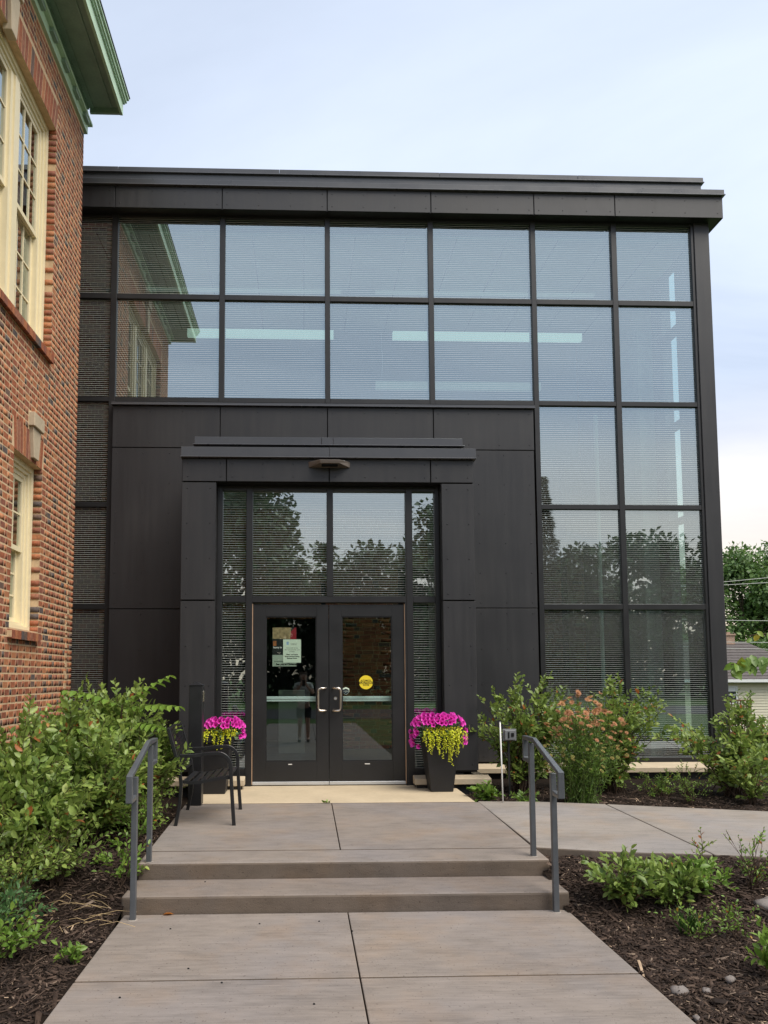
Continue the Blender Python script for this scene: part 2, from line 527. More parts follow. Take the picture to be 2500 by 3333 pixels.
class MB:
    """collects simple solids given in world coordinates; build() makes ONE mesh object of them"""

    def __init__(self):
        self.v, self.f = [], []

    def add(self, verts, faces):
        n = len(self.v)
        self.v += [tuple(p) for p in verts]
        self.f += [tuple(i + n for i in fc) for fc in faces]
        return self

    def box(self, x0, x1, y0, y1, z0, z1):
        v = [(x, y, z) for z in (z0, z1) for y in (y0, y1) for x in (x0, x1)]
        return self.add(v, [(0, 2, 3, 1), (4, 5, 7, 6), (0, 1, 5, 4), (1, 3, 7, 5), (3, 2, 6, 7), (2, 0, 4, 6)])

    def hexa(self, bot, top):
        n = len(bot)
        return self.add(list(bot) + list(top), [tuple(reversed(range(n))), tuple(range(n, 2 * n))] +
                        [(i, (i + 1) % n, n + (i + 1) % n, n + i) for i in range(n)])

    def tube(self, pts, r, n=6, square=False, up=(0, 0, 1), cap=True):
        pts = [Vector(p) for p in pts]
        rings = []
        prev = None
        for i, p in enumerate(pts):
            if i == 0:
                d = pts[1] - p
            elif i == len(pts) - 1:
                d = p - pts[i - 1]
            else:
                d = (pts[i + 1] - p).normalized() + (p - pts[i - 1]).normalized()
            d = d.normalized() if d.length > 1e-9 else Vector((0, 0, 1))
            a = Vector(up)
            if prev is not None:
                a = prev
            elif abs(a.dot(d)) > 0.95:
                a = Vector((1, 0, 0))
            s = d.cross(a)
            if s.length < 1e-6:
                s = d.cross(Vector((0.3, 1, 0.2)))
            s.normalize()
            t = s.cross(d).normalized()
            prev = t
            rr = r[i] if isinstance(r, (list, tuple)) else r
            if square:
                w, h = (rr if isinstance(rr, (list, tuple)) else (rr, rr))
                sc = 1.0
                if 0 < i < len(pts) - 1:
                    c = (pts[i + 1] - p).normalized().dot((p - pts[i - 1]).normalized())
                    sc = 1 / max(0.35, math.sqrt(max(0.01, (1 + c) / 2)))
                rings.append([p + s * w * a_ + t * h * b_ * sc for a_, b_ in ((-1, -1), (1, -1), (1, 1), (-1, 1))])
            else:
                rings.append([p + (s * math.cos(2 * PI * k / n) + t * math.sin(2 * PI * k / n)) * rr for k in range(n)])
        m = len(rings[0])
        v = [q for rg in rings for q in rg]
        f = [(i * m + k, i * m + (k + 1) % m, (i + 1) * m + (k + 1) % m, (i + 1) * m + k) for i in range(len(rings) - 1) for k in range(m)]
        if cap:
            f += [tuple(reversed(range(m))), tuple(range(len(v) - m, len(v)))]
        return self.add(v, f)

    def build(self, name, mat, parent=None, smooth=False, bevel=0.0, seg=1):
        o = wloc(parent)
        me = bpy.data.meshes.new(name)
        me.from_pydata([(a - o.x, b - o.y, c - o.z) for a, b, c in self.v], [], self.f)
        me.update()
        return link(name, me, mat, parent, smooth, bevel, seg)


def box(name, x0, x1, y0, y1, z0, z1, mat, parent=None, bevel=0.0, seg=1):
    return MB().box(x0, x1, y0, y1, z0, z1).build(name, mat, parent, bevel=bevel, seg=seg)


def np_mesh(name, verts, faces, mat, parent=None, tone=None, smooth=False):
    """verts (N,3); faces list of (M,k) int arrays; tone per vertex"""
    o = wloc(parent)
    me = bpy.data.meshes.new(name)
    v = np.asarray(verts, dtype=np.float64) - np.array(o)
    me.vertices.add(len(v))
    me.vertices.foreach_set('co', v.astype(np.float32).ravel())
    loops = np.concatenate([f.ravel() for f in faces]).astype(np.int32)
    tot = np.concatenate([np.full(len(f), f.shape[1]) for f in faces]).astype(np.int32)
    start = np.concatenate([[0], np.cumsum(tot)[:-1]]).astype(np.int32)
    me.loops.add(len(loops))
    me.loops.foreach_set('vertex_index', loops)
    me.polygons.add(len(tot))
    me.polygons.foreach_set('loop_start', start)
    me.polygons.foreach_set('loop_total', tot)
    if smooth:
        me.polygons.foreach_set('use_smooth', np.ones(len(tot), dtype=bool))
    if tone is not None:
        a = me.attributes.new('tone', 'FLOAT', 'POINT')
        a.data.foreach_set('value', np.asarray(tone, dtype=np.float32))
    me.update(calc_edges=True)
    return link(name, me, mat, parent)


def unit(a):
    return a / np.maximum(np.linalg.norm(a, axis=-1, keepdims=True), 1e-9)


LV = np.array([(0, 0, 0), (.28, -.8, .10), (.28, .8, .10), (.30, 0, 0), (.66, -.82, .06), (.66, .82, .06), (.68, 0, -.03), (1, 0, -.10)])
LF3 = np.array([(0, 3, 1), (0, 2, 3), (4, 6, 7), (6, 5, 7)])
LF4 = np.array([(1, 3, 6, 4), (3, 2, 5, 6)])
QV = np.array([(0, 0, 0), (.5, -.9, .05), (1, 0, 0), (.5, .9, .05)])
QF = np.array([(0, 1, 2, 3)])


def leaves(name, pos, d, nrm, size, mat, parent, tone, width=0.27, simple=False):
    n = len(pos)
    d = unit(d)
    s = unit(np.cross(nrm, d))
    nn = np.cross(d, s)
    T = QV if simple else LV
    size = np.broadcast_to(np.asarray(size, float), (n,))
    w = np.broadcast_to(np.asarray(width, float), (n,))
    V = (pos[:, None, :] + size[:, None, None] * (T[None, :, 0:1] * d[:, None, :] + T[None, :, 1:2] * w[:, None, None] * s[:, None, :]
         + T[None, :, 2:3] * nn[:, None, :]))
    k = len(T)
    off = (np.arange(n) * k)[:, None, None]
    fs = [(QF[None] + off).reshape(-1, 4)] if simple else [(LF3[None] + off).reshape(-1, 3), (LF4[None] + off).reshape(-1, 4)]
    return np_mesh(name, V.reshape(-1, 3), fs, mat, parent, np.repeat(tone, k))


def text(name, body, size, x, y, z, mat, parent, align='CENTER', bold=0.0, sx=1.0):
    """flat lettering standing in the XZ plane, facing -Y"""
    cu = bpy.data.curves.new('txt', 'FONT')
    cu.body = body
    cu.size = size
    cu.align_x = align
    cu.offset = bold
    cu.resolution_u = 2
    ob = bpy.data.objects.new('txt', cu)
    COL.objects.link(ob)
    dg = bpy.context.evaluated_depsgraph_get()
    me = bpy.data.meshes.new_from_object(ob.evaluated_get(dg))
    bpy.data.objects.remove(ob)
    o = wloc(parent)
    for v in me.vertices:
        v.co = (x + v.co.x * sx - o.x, y - o.y, z + v.co.y - o.z)
    me.name = name
    me.materials.clear()
    return link(name, me, mat, parent)


def disc(mb, cx, y, cz, r, n=24):
    mb.hexa([(cx + r * math.cos(2 * PI * k / n), y, cz + r * math.sin(2 * PI * k / n)) for k in range(n)],
            [(cx + r * math.cos(2 * PI * k / n), y - 0.0015, cz + r * math.sin(2 * PI * k / n)) for k in range(n)])
    return mb

# ------------------------------------------------------------------ ground, walks, beds
def sst(a, b, x):
    t = np.clip((x - a) / (b - a), 0, 1)
    return t * t * (3 - 2 * t)


def gz(x, y):
    return -0.42 - 0.93 * sst(5, 15, x) * sst(-6, 14, y) - 0.9 * sst(30, 90, np.abs(x)) * 0


def path_front(x):
    return np.interp(x, [1.8, 2.34, 3.44, 5, 9, 14], [-4.13, -4.28, -4.44, -4.75, -5.8, -7.2])


def path_back(x):
    return np.interp(x, [1.8, 2.4, 3.11, 4.54, 9, 14], [-2.33, -2.37, -2.53, -2.84, -4.1, -5.4])


def vnoise(x, y, s=1.0, seed=0.0):
    return (np.sin(x * 7.1 * s + 1.3 + seed) * np.sin(y * 6.3 * s + 0.7 + seed) + 0.6 * np.sin(x * 13.7 * s + y * 9.1 * s + seed * 2)
            + 0.35 * np.sin(x * 29.3 * s - y * 23.9 * s + seed)) / 1.95


def grid_sheet(name, xs, ys, zf, mat, label=None, cat=None):
    X, Y = np.meshgrid(xs, ys)
    if callable(zf):
        Z = zf(X, Y)
    v = np.stack([X, Y, Z], -1).reshape(-1, 3)
    nx, ny = len(xs), len(ys)
    i = np.arange(nx - 1)[None, :] + nx * np.arange(ny - 1)[:, None]
    i = i.ravel()
    o = np_mesh(name, v, [np.stack([i, i + 1, i + nx + 1, i + nx], 1)], mat)
    tag(o, label, cat, kind='structure')
    return o


gx = np.concatenate([np.linspace(-400, -20, 20), np.linspace(-19, 40, 60), np.linspace(42, 400, 20)])
gy = np.concatenate([np.linspace(-400, -30, 20), np.linspace(-29, 40, 70), np.linspace(42, 400, 20)])
grid_sheet('ground', gx, gy, gz, MT['lawn'], 'green lawn ground around the buildings', 'ground')


def bed_left(x, y):
    return -0.30 + 0.215 * sst(-5.2, -4.2, y) + 0.05 * sst(-1.5, -2.4, x) + 0.012 * vnoise(x, y, 1.6)


def bed_right(x, y):
    pf = path_front(x)
    return -0.315 + 0.20 * sst(-1.0, -0.1, y - pf) + 0.03 * sst(1.9, 3.2, x) + 0.014 * vnoise(x, y, 1.5, 2.0)


def bed_back(x, y):
    return -0.075 + 0.02 * vnoise(x, y, 1.5, 4.0) - 0.02 * sst(3, 7, x)


def bed(name, xs, nu, ylo, yhi, zf, label):
    X = np.repeat(xs[None, :], nu, 0)
    T = np.linspace(0, 1, nu)[:, None]
    Y = ylo(xs)[None, :] * (1 - T) + yhi(xs)[None, :] * T
    Z = zf(X, Y)
    nx = len(xs)
    v = np.stack([X, Y, Z], -1).reshape(-1, 3)
    i = (np.arange(nx - 1)[None, :] + nx * np.arange(nu - 1)[:, None]).ravel()
    o = np_mesh(name, v, [np.stack([i, i + 1, i + nx + 1, i + nx], 1)], MT['soil'])
    tag(o, label, 'flower bed', kind='structure')
    return o


bed('flower_bed', np.linspace(-2.93, -1.19, 36), 120, lambda x: x * 0 - 9.5, lambda x: x * 0 - 0.2, bed_left, 'bark covered bed between brick wall and steps')
bed('flower_bed', np.linspace(1.755, 9, 120), 90, lambda x: x * 0 - 9.5, lambda x: path_front(x) + 0.02, bed_right, 'bark covered bed in front of the curving side path')
bed('flower_bed', np.linspace(1.79, 9, 120), 50, lambda x: path_back(x) - 0.02, lambda x: x * 0 - 0.12, bed_back, 'bark covered bed between side path and glass wall')


def slab(name, poly, z0, z1, mat, parent, bevel=0.01):
    """poly: (x, y) corners anticlockwise; z1 number or function(x, y)"""
    f = z1 if callable(z1) else (lambda x, y: z1)
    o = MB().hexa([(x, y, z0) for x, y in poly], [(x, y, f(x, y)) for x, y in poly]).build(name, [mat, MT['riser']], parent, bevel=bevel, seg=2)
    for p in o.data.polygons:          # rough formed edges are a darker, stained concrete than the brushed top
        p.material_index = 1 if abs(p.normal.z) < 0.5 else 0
    return o


def rect(x0, x1, y0, y1):
    return [(x0, y0), (x1, y0), (x1, y1), (x0, y1)]


G = 0.006
landz = lambda x, y: -0.0010 + min(0.0, (y + 2.35) * 0.031)
ld = thing('landing', 'brushed tan concrete landing between steps and door', 'landing', (0.3, -3.3, -0.1), kind='structure')
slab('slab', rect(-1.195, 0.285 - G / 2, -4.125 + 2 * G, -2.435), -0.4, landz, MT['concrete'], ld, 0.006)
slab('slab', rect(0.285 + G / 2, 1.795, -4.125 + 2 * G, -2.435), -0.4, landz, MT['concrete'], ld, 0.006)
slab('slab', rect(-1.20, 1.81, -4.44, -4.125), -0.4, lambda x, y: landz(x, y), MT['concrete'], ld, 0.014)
slab('threshold_slab', rect(-1.195, 1.76, -2.43, -1.2), -0.4, 0.001, MT['threshold'], ld, 0.008)
st = thing('steps', 'pair of shallow brown concrete steps across the walk', 'steps', (0.3, -4.65, -0.29), kind='structure')
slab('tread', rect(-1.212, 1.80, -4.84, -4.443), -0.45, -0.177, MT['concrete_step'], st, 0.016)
wk = thing('walkway', 'wide tan concrete walk leading up to the steps', 'walkway', (0.3, -7, -0.3), kind='structure')
ys = [-4.845, -5.86, -7.38, -8.9, -10.4, -12, -13.6, -15.2, -16.8]
for a, b in zip(ys[:-1], ys[1:]):
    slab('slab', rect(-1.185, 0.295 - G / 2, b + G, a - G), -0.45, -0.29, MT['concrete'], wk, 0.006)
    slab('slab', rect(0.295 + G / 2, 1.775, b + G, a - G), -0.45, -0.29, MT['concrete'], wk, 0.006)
sp = thing('side_path', 'pale concrete path curving off to the right', 'path', (4, -3.6, -0.1), kind='structure')
xs = [1.803, 3.07, 4.58, 6.1, 7.7, 9.3]
for k, (a, b) in enumerate(zip(xs[:-1], xs[1:])):
    sub = np.linspace(a + G / 2, b - G / 2, 5)
    poly = [(x, float(path_front(x))) for x in sub] + [(x, float(path_back(x))) for x in sub[::-1]]
    slab('slab', poly, -0.4, lambda x, y: -0.012 + (y + 2.35) * 0.020 - max(0, x - 3) * 0.012, MT['concrete2'], sp, 0.012)
# street behind the viewer (seen only in the glass)
o = box('road', -120, 120, -30, -21.5, -0.6, -0.405, MT['asphalt'])
tag(o, 'grey asphalt street across the lawn behind the viewer', 'road', kind='structure')


# ------------------------------------------------------------------ bark mulch chips
def chips(name, n, xr, yf, zf, label, big=1.0):
    x = rng.uniform(xr[0], xr[1], n)
    lo, hi = yf(x)
    y = lo + (hi - lo) * rng.random(n)
    z = zf(x, y) + rng.uniform(0.0, 0.014, n)
    a = rng.uniform(0, 2 * PI, n)
    tilt = rng.normal(0, 0.28, n)
    L = np.abs(rng.lognormal(-3.75, 0.55, n)) * big
    w = L * rng.uniform(0.08, 0.24, n) + 0.0018
    d = np.stack([np.cos(a) * np.cos(tilt), np.sin(a) * np.cos(tilt), np.sin(tilt)], 1)
    up = unit(np.stack([rng.normal(0, .35, n), rng.normal(0, .35, n), np.ones(n)], 1))
    s = unit(np.cross(up, d))
    u = np.cross(d, s)
    c = np.stack([x, y, z], 1)
    T = np.array([(-.5, -.5, 0), (.5, -.32, 0), (.5, .4, 0), (-.42, .5, 0), (-.46, -.05, 1), (.44, .08, 1)])
    V = c[:, None] + T[None, :, 0:1] * L[:, None, None] * d[:, None] + T[None, :, 1:2] * w[:, None, None] * s[:, None] + T[None, :, 2:3] * (w * 0.45)[:, None, None] * u[:, None]
    off = (np.arange(n) * 6)[:, None, None]
    F4 = np.array([(0, 1, 5, 4), (2, 3, 4, 5)])
    F3 = np.array([(1, 2, 5), (3, 0, 4)])
    tone = np.clip(rng.beta(1.6, 2.4, n) + (rng.random(n) < 0.03) * 0.4, 0, 1)
    ob = np_mesh(name, V.reshape(-1, 3), [(F3[None] + off).reshape(-1, 3), (F4[None] + off).reshape(-1, 4)], MT['chip'], None, np.repeat(tone, 6))
    tag(ob, label, 'bark mulch', kind='stuff')


chips('bark_mulch', 34000, (-2.9, -1.2), lambda x: (x * 0 - 6.9, x * 0 - 2.3), bed_left, 'dark brown bark chips under the shrubs by the brick wall')
chips('bark_mulch', 46000, (1.79, 4.0), lambda x: (x * 0 - 6.9, path_front(x) - 0.01), bed_right, 'dark brown bark chips in front of the side path')
chips('bark_mulch', 14000, (1.83, 7.0), lambda x: (path_back(x) + 0.01, path_back(x) + 1.5), bed_back, 'dark brown bark chips along the foot of the glass wall')

# ------------------------------------------------------------------ brick building
bb = thing('brick_building', 'old red brick building with pale green cornice and cream windows', 'building', (-2.95, -3, -0.4))
XF = -2.923           # brick faces
YFW, YNW = -0.75, -5.05   # far and near end of the wall
W1 = (-4.302, -1.729, 4.986, 7.736)
W2 = (-2.638, -1.895, 1.777, 3.594)
ZT = 8.573
wall = MB()
# wall core in strips round the two openings (mortar about a millimetre behind the brick faces)
for (y0, y1, z0, z1) in [(YNW, YFW - .004, -0.6, W2[2]), (YNW, W2[0] - .008, W2[2], W2[3]), (W2[1] + .008, YFW - .004, W2[2], W2[3]), (YNW, YFW - .004, W2[3], W1[2]),
                         (YNW, W1[0] - .008, W1[2], W1[3]), (W1[1] + .008, YFW - .004, W1[2], W1[3]), (YNW, YFW - .004, W1[3], ZT)]:
    wall.box(-3.25, XF - 0.0007, y0, y1, z0, z1)
wallo = wall.build('wall', MT['mortar'], bb)


def brickfar():
    t = NT('brick_far')
    b = t.n('ShaderNodeTexBrick')
    b.inputs['Scale'].default_value = 1.0
    b.inputs['Brick Width'].default_value = 0.11
    b.inputs['Row Height'].default_value = 0.074
    b.inputs['Mortar Size'].default_value = 0.006
    b.inputs['Color1'].default_value = (0.30, 0.095, 0.055, 1)
    b.inputs['Color2'].default_value = (0.14, 0.06, 0.05, 1)
    b.inputs['Mortar'].default_value = (0.5, 0.36, 0.22, 1)
    s = t.n('ShaderNodeSeparateXYZ')
    t.l(t.geo(), s.inputs[0])
    c = t.n('ShaderNodeCombineXYZ')
    t.l(t.math('ADD', s.outputs[0], s.outputs[1]), c.inputs[0])
    t.l(s.outputs[2], c.inputs[1])
    t.l(c.outputs[0], b.inputs['Vector'])
    return t.bsdf(b.outputs[0], 0.85, 0.25)


MT['brickfar'] = brickfar()
box('rear_wall', -13, -3.26, YNW + 0.001, YFW - 0.001, -0.6, ZT, MT['brickfar'], bb)
box('end_wall', -13, XF - 0.11, YNW - 0.1, YNW, -0.6, ZT, MT['brickfar'], bb)

box('end_facing', -3.27, XF - 0.106, YFW - 0.0035, YFW, -0.6, ZT, MT['brickfar'], bb)
HOLES = [(W1[0] - 0.10, W1[1] + 0.03, W1[3], W1[3] + .355), (W1[0], W1[1], W1[2] - .1, W1[3]), (W2[0] - 0.06, W2[1] + 0.05, W2[3], W2[3] + .345), (W2[0], W2[1], W2[2] - .106, W2[3]),
         (W2[0] - 0.05, W2[1] - 0.03, W2[2] - .106, W2[2]), (-3.17, -2.862, 8.03, 8.42), (-2.31, -2.0, 3.90, 4.113)]
CH = 0.074
unit_v = [(x, y, z) for z in (-.5, .5) for y in (-.5, .5) for x in (-.5, .5)]
unit_f = [(0, 2, 3, 1), (4, 5, 7, 6), (0, 1, 5, 4), (1, 3, 7, 5), (3, 2, 6, 7), (2, 0, 4, 6)]
brick_me = bpy.data.meshes.new('brick')
brick_me.from_pydata(unit_v, [], unit_f)
brick_me.materials.append(MT['brick'])


def bond(a0, a1, z0, z1, holes, ch=CH, jz=0.017, ja=0.0095, ws=0.103, wh=0.049):
    """alternating wide and narrow bricks on a plane: (a centre, z centre, a size, z size), cut at the holes"""
    out = []
    nrow = int((z1 - z0) / ch)
    for r in range(nrow):
        zb, zt = z0 + r * ch, z0 + (r + 1) * ch - jz
        zc = (zb + zt) / 2
        a = a1 + (0.0 if r % 2 == 0 else ws * 0.74)
        k = r % 2
        while a > a0:
            w = (ws if k % 2 == 0 else wh) * random.uniform(0.94, 1.06)
            lo, hi = max(a - w, a0), min(a, a1)
            segs = [(lo, hi)] if hi - lo > 0.004 else []
            for h in holes:
                if h[2] < zc < h[3]:
                    ns = []
                    for (p, q) in segs:
                        if q <= h[0] or p >= h[1]:
                            ns.append((p, q))
                        else:
                            if p < h[0] - 0.004:
                                ns.append((p, h[0]))
                            if q > h[1] + 0.004:
                                ns.append((h[1], q))
                    segs = ns
            for (p, q) in segs:
                out.append(((p + q) / 2, zc + random.gauss(0, .0012), q - p, zt - zb + random.gauss(0, .0012)))
            a -= w + ja
            k += 1
    return out


def lay(items, to_world, depth, parent, score, n_single, name='brick'):
    """items: centre/size tuples; the n_single best-scored become objects of their own, the rest one part"""
    items = sorted(items, key=score)
    po = wloc(parent)
    for it in items[:n_single]:
        o = bpy.data.objects.new(name, brick_me)
        COL.objects.link(o)
        o.parent = parent
        c, s = to_world(it, depth)
        o.location = (c[0] - po.x, c[1] - po.y, c[2] - po.z)
        o.scale = s
        o.rotation_euler = (random.gauss(0, .006), random.gauss(0, .002), random.gauss(0, .003))
    rest = items[n_single:]
    if rest:
        uv = np.array(unit_v)
        cs = [to_world(it, depth) for it in rest]
        c = np.array([q[0] for q in cs])
        s = np.array([q[1] for q in cs])
        V = c[:, None] + uv[None] * s[:, None]
        off = (np.arange(len(rest)) * 8)[:, None, None]
        o = np_mesh('brickwork', V.reshape(-1, 3), [(np.array(unit_f)[None] + off).reshape(-1, 4)], MT['brickattr'], parent,
                    np.repeat(rng.random(len(rest)), 8))
        o['kind'] = 'stuff'


def side_world(it, depth):
    y, z, sy, sz = it
    return (XF - depth / 2 + random.uniform(-0.0002, 0.0009), y, z), (depth, sy, sz)


def side_score(it):
    y, z, sy, sz = it
    d = y + 9.6
    u, v = 987 + 2260 * XF / d, 2205 - 2260 * (z - 1.275) / d
    return -(sy * sz / d ** 3) if (u > 8 and 0 < v < 2330) else 0


lay(bond(YNW, YFW, -0.30, ZT - .02, HOLES), side_world, 0.105, wallo, side_score, 290)


def arch_part(y0, y1, z0, z1, splay):
    """soldier bricks over a window, each its own piece"""
    n = int(round((y1 - y0) / 0.078))
    w = (y1 - y0) / n
    e = lambda q: (q - (y0 + y1) / 2) * splay
    for k in range(n):
        a, b = y0 + k * w + 0.005, y0 + (k + 1) * w - 0.005
        x0, x1 = XF - 0.1, XF + random.uniform(-.0005, 0.002)
        MB().hexa([(x0, a, z0), (x1, a, z0), (x1, b, z0), (x0, b, z0)],
                  [(x0, a + e(a), z1), (x1, a + e(a), z1), (x1, b + e(b), z1), (x0, b + e(b), z1)]).build('arch_brick', MT['brick'], wallo)


arch_part(W1[0] - 0.02, W1[1], W1[3] + .002, W1[3] + .335, 0.05)
arch_part(W2[0], W2[1], W2[3] + .002, W2[3] + .322, 0.10)
for (y0, y1, zt) in ((W1[0] - 0.03, W1[1] - 0.02, W1[2]), (W2[0] - 0.04, W2[1] - 0.03, W2[2])):
    n = int(round((y1 - y0) / 0.078))
    w = (y1 - y0) / n
    for k in range(n):
        a, b = y0 + k * w + 0.005, y0 + (k + 1) * w - 0.005
        MB().hexa([(XF - 0.11, a, zt - 0.10), (XF + 0.053, a, zt - 0.112), (XF + 0.053, b, zt - 0.112), (XF - 0.11, b, zt - 0.10)],
                  [(XF - 0.11, a, zt + 0.006), (XF + 0.053, a, zt - 0.026), (XF + 0.053, b, zt - 0.026), (XF - 0.11, b, zt + 0.006)]).build('sill_brick', MT['brick'], wallo)
    MB().box(XF - 0.11, XF + 0.046, y0, y1, zt - 0.097, zt - 0.030).build('sill_bed', MT['mortar'], wallo)
for (yc, zb, zm, zt, wb, wm) in ((-3.016, 7.677, 8.149, 8.42, 0.065, 0.118), (-2.154, 3.629, 3.954, 4.107, 0.065, 0.112)):
    MB().hexa([(XF - 0.05, yc - wb, zb), (XF + 0.04, yc - wb, zb), (XF + 0.04, yc + wb, zb), (XF - 0.05, yc + wb, zb)],
              [(XF - 0.05, yc - wm, zm), (XF + 0.04, yc - wm, zm), (XF + 0.04, yc + wm, zm), (XF - 0.05, yc + wm, zm)]).build('keystone', MT['limestone'], bb, bevel=0.004)
    MB().box(XF - 0.05, XF + 0.065, yc - wm - 0.03, yc + wm + 0.03, zm + 0.002, zt).build('keystone_cap', MT['limestone'], bb, bevel=0.006)
# ragged mortar scar down the corner where something was cut away
m = MB()
zc = 0.3
while zc < 3.75:
    h = random.uniform(0.02, 0.07)
    yy = -0.98 + random.gauss(0, 0.018)
    w = random.uniform(0.012, 0.05) * (1.35 - 0.22 * zc)
    m.hexa([(XF - 0.02, yy - w, zc), (XF + 0.004, yy - w * .8, zc), (XF + 0.005, yy + w, zc), (XF - 0.02, yy + w, zc)],
           [(XF - 0.02, yy - w * random.uniform(.5, 1.1), zc + h), (XF + 0.006, yy - w * .7, zc + h), (XF + 0.003, yy + w * random.uniform(.5, 1.1), zc + h), (XF - 0.02, yy + w, zc + h)])
    zc += h * random.uniform(0.8, 2.2)
m.build('mortar_scar', MT['mortar'], bb)['kind'] = 'stuff'


def sash(win, yf, yn, z0, z1, x, cols, rows, deep=0.04):
    """one sash: frame, muntins (each a sub-part) and the pane; yf far (larger y), yn near"""
    st_, rl = 0.041, 0.053
    fr = MB()
    fr.box(x - deep, x, yn, yn + st_, z0, z1).box(x - deep, x, yf - st_, yf, z0, z1)
    fr.box(x - deep, x - 0.001, yn + st_, yf - st_, z0, z0 + rl).box(x - deep, x - 0.001, yn + st_, yf - st_, z1 - rl, z1)
    fr.build('sash_frame', MT['cream'], win)
    gy0, gy1, gz0, gz1 = yn + st_, yf - st_, z0 + rl, z1 - rl
    for c in range(1, cols):
        y = gy0 + (gy1 - gy0) * c / cols
        box('muntin', x - 0.030, x - 0.006, y - 0.0095, y + 0.0095, gz0, gz1, MT['cream'], win)
    for r in range(1, rows):
        z = gz0 + (gz1 - gz0) * r / rows
        box('muntin', x - 0.029, x - 0.007, gy0, gy1, z - 0.0095, z + 0.0095, MT['cream'], win)
    MB().add([(x - 0.018, gy0, gz0), (x - 0.018, gy1, gz0), (x - 0.018, gy1, gz1), (x - 0.018, gy0, gz1)], [(0, 1, 2, 3)]).build('pane', MT['glass_win'], win)


def window(W, units, name='window'):
    y0, y1, z0, z1 = W
    win = bpy.data.objects.new(name, None)
    COL.objects.link(win)
    win.parent = bb
    WL[win.name] = wloc(bb)
    win.empty_display_size = 0.1
    X0 = XF - 0.088
    for k, (ins, dx_, t_) in enumerate(((0.0, 0.0, 0.059), (0.059, 0.021, 0.041), (0.10, 0.042, 0.047))):
        a, b, c, d = y0 + ins, y1 - ins, z0 + ins * 0.5, z1 - ins
        m = MB()
        m.box(X0 - dx_ - 0.07, X0 - dx_, a, a + t_, c, d).box(X0 - dx_ - 0.07, X0 - dx_, b - t_, b, c, d)
        m.box(X0 - dx_ - 0.07, X0 - dx_ - 0.001, a + t_, b - t_, d - t_, d).box(X0 - dx_ - 0.07, X0 - dx_ - 0.001, a + t_, b - t_, c, c + t_ * 0.8)
        m.build('casing', MT['cream'], win)
    iy0, iy1 = y0 + 0.147, y1 - 0.147
    zi0, zi1 = z0 + 0.088, z1 - 0.147
    zm = (zi0 + zi1) / 2
    n, mull = units
    uw = (iy1 - iy0 - mull * (n - 1)) / n
    for k in range(n):
        a = iy0 + k * (uw + mull)
        cols = 3 if n > 1 else 2
        sash(win, a + uw, a, zm - 0.024, zi1, X0 - 0.053, cols, 3 if n > 1 else 2)
        sash(win, a + uw, a, zi0, zm + 0.024, X0 - 0.10, cols, 3)
        if k:
            box('mullion', X0 - 0.165, X0 - 0.024, a - mull, a, zi0, zi1, MT['cream'], win)
            box('mullion_bead', X0 - 0.0235, X0 - 0.005, a - mull * 0.72, a - mull * 0.28, zi0, zi1, MT['cream'], win)
    if n == 1:
        box('blind', X0 - 0.23, X0 - 0.22, y0, y1, z0 + (z1 - z0) * 0.02, z1, MT['curtain'], win)
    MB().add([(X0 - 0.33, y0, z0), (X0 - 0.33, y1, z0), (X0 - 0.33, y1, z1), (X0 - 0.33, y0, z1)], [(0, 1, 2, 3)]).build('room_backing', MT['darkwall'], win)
    return win


window(W1, (3, 0.236))
window(W2, (1, 0.0))

# cornice along the eave, returned round the near end
co = bpy.data.objects.new('cornice', None)
COL.objects.link(co)
co.parent = bb
WL[co.name] = wloc(bb)
YE = -0.705


def run(name, x0, out, z0, z1, mat, dy=0.0, wrap=True):
    """one moulding: out = projection from the brick face"""
    m = MB()
    m.box(x0, XF + out, YNW - 0.1 - out, YE + dy, z0, z1)
    if wrap:
        m.box(-13, x0 - 0.0005, YNW - 0.1 - out, YNW + 0.2, z0, z1)
    return m.build(name, mat, co)


run('architrave', XF - 0.12, 0.036, 8.532, 8.661, MT['green'])
run('taenia', XF - 0.12, 0.090, 8.662, 8.697, MT['green'], .035)
run('taenia', XF - 0.12, 0.066, 8.6975, 8.726, MT['green'], .024)
run('frieze', XF - 0.12, 0.038, 8.727, 8.848, MT['green'])
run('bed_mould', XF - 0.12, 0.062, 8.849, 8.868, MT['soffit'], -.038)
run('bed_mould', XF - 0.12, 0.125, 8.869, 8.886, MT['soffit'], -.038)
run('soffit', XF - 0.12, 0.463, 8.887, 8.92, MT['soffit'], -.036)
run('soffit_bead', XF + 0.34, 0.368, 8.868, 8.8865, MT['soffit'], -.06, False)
run('fascia', XF + 0.4635, 0.498, 8.809, 8.974, MT['green'], 0, False)
run('crown', XF + 0.464, 0.522, 8.975, 9.004, MT['green'], .014, False)
run('crown', XF + 0.464, 0.542, 9.0045, 9.055, MT['green'], .03, False)
run('crown', XF + 0.464, 0.565, 9.0555, 9.093, MT['green'], .047, False)
run('gutter_lip', XF + 0.464, 0.577, 9.0935, 9.107, MT['capmetal'], .06, False)
box('end_fascia', -13, XF + 0.463, YNW - 0.60, YNW - 0.565, 8.809, 9.10, MT['green'], co)
box('return_board', XF + 0.067, XF + 0.463, YE - 0.0355, YE, 8.814, 9.09, MT['soffit'], co)  # dark soffit colour paints in the shade on the near face
y = YE - 0.15
while y > YNW:
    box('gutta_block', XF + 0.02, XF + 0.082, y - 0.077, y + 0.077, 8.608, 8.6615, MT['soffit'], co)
    box('gutta_peg', XF + 0.03, XF + 0.06, y - 0.024, y + 0.024, 8.7265, 8.75, MT['green'], co)
    y -= 0.395
ZR = 9.108
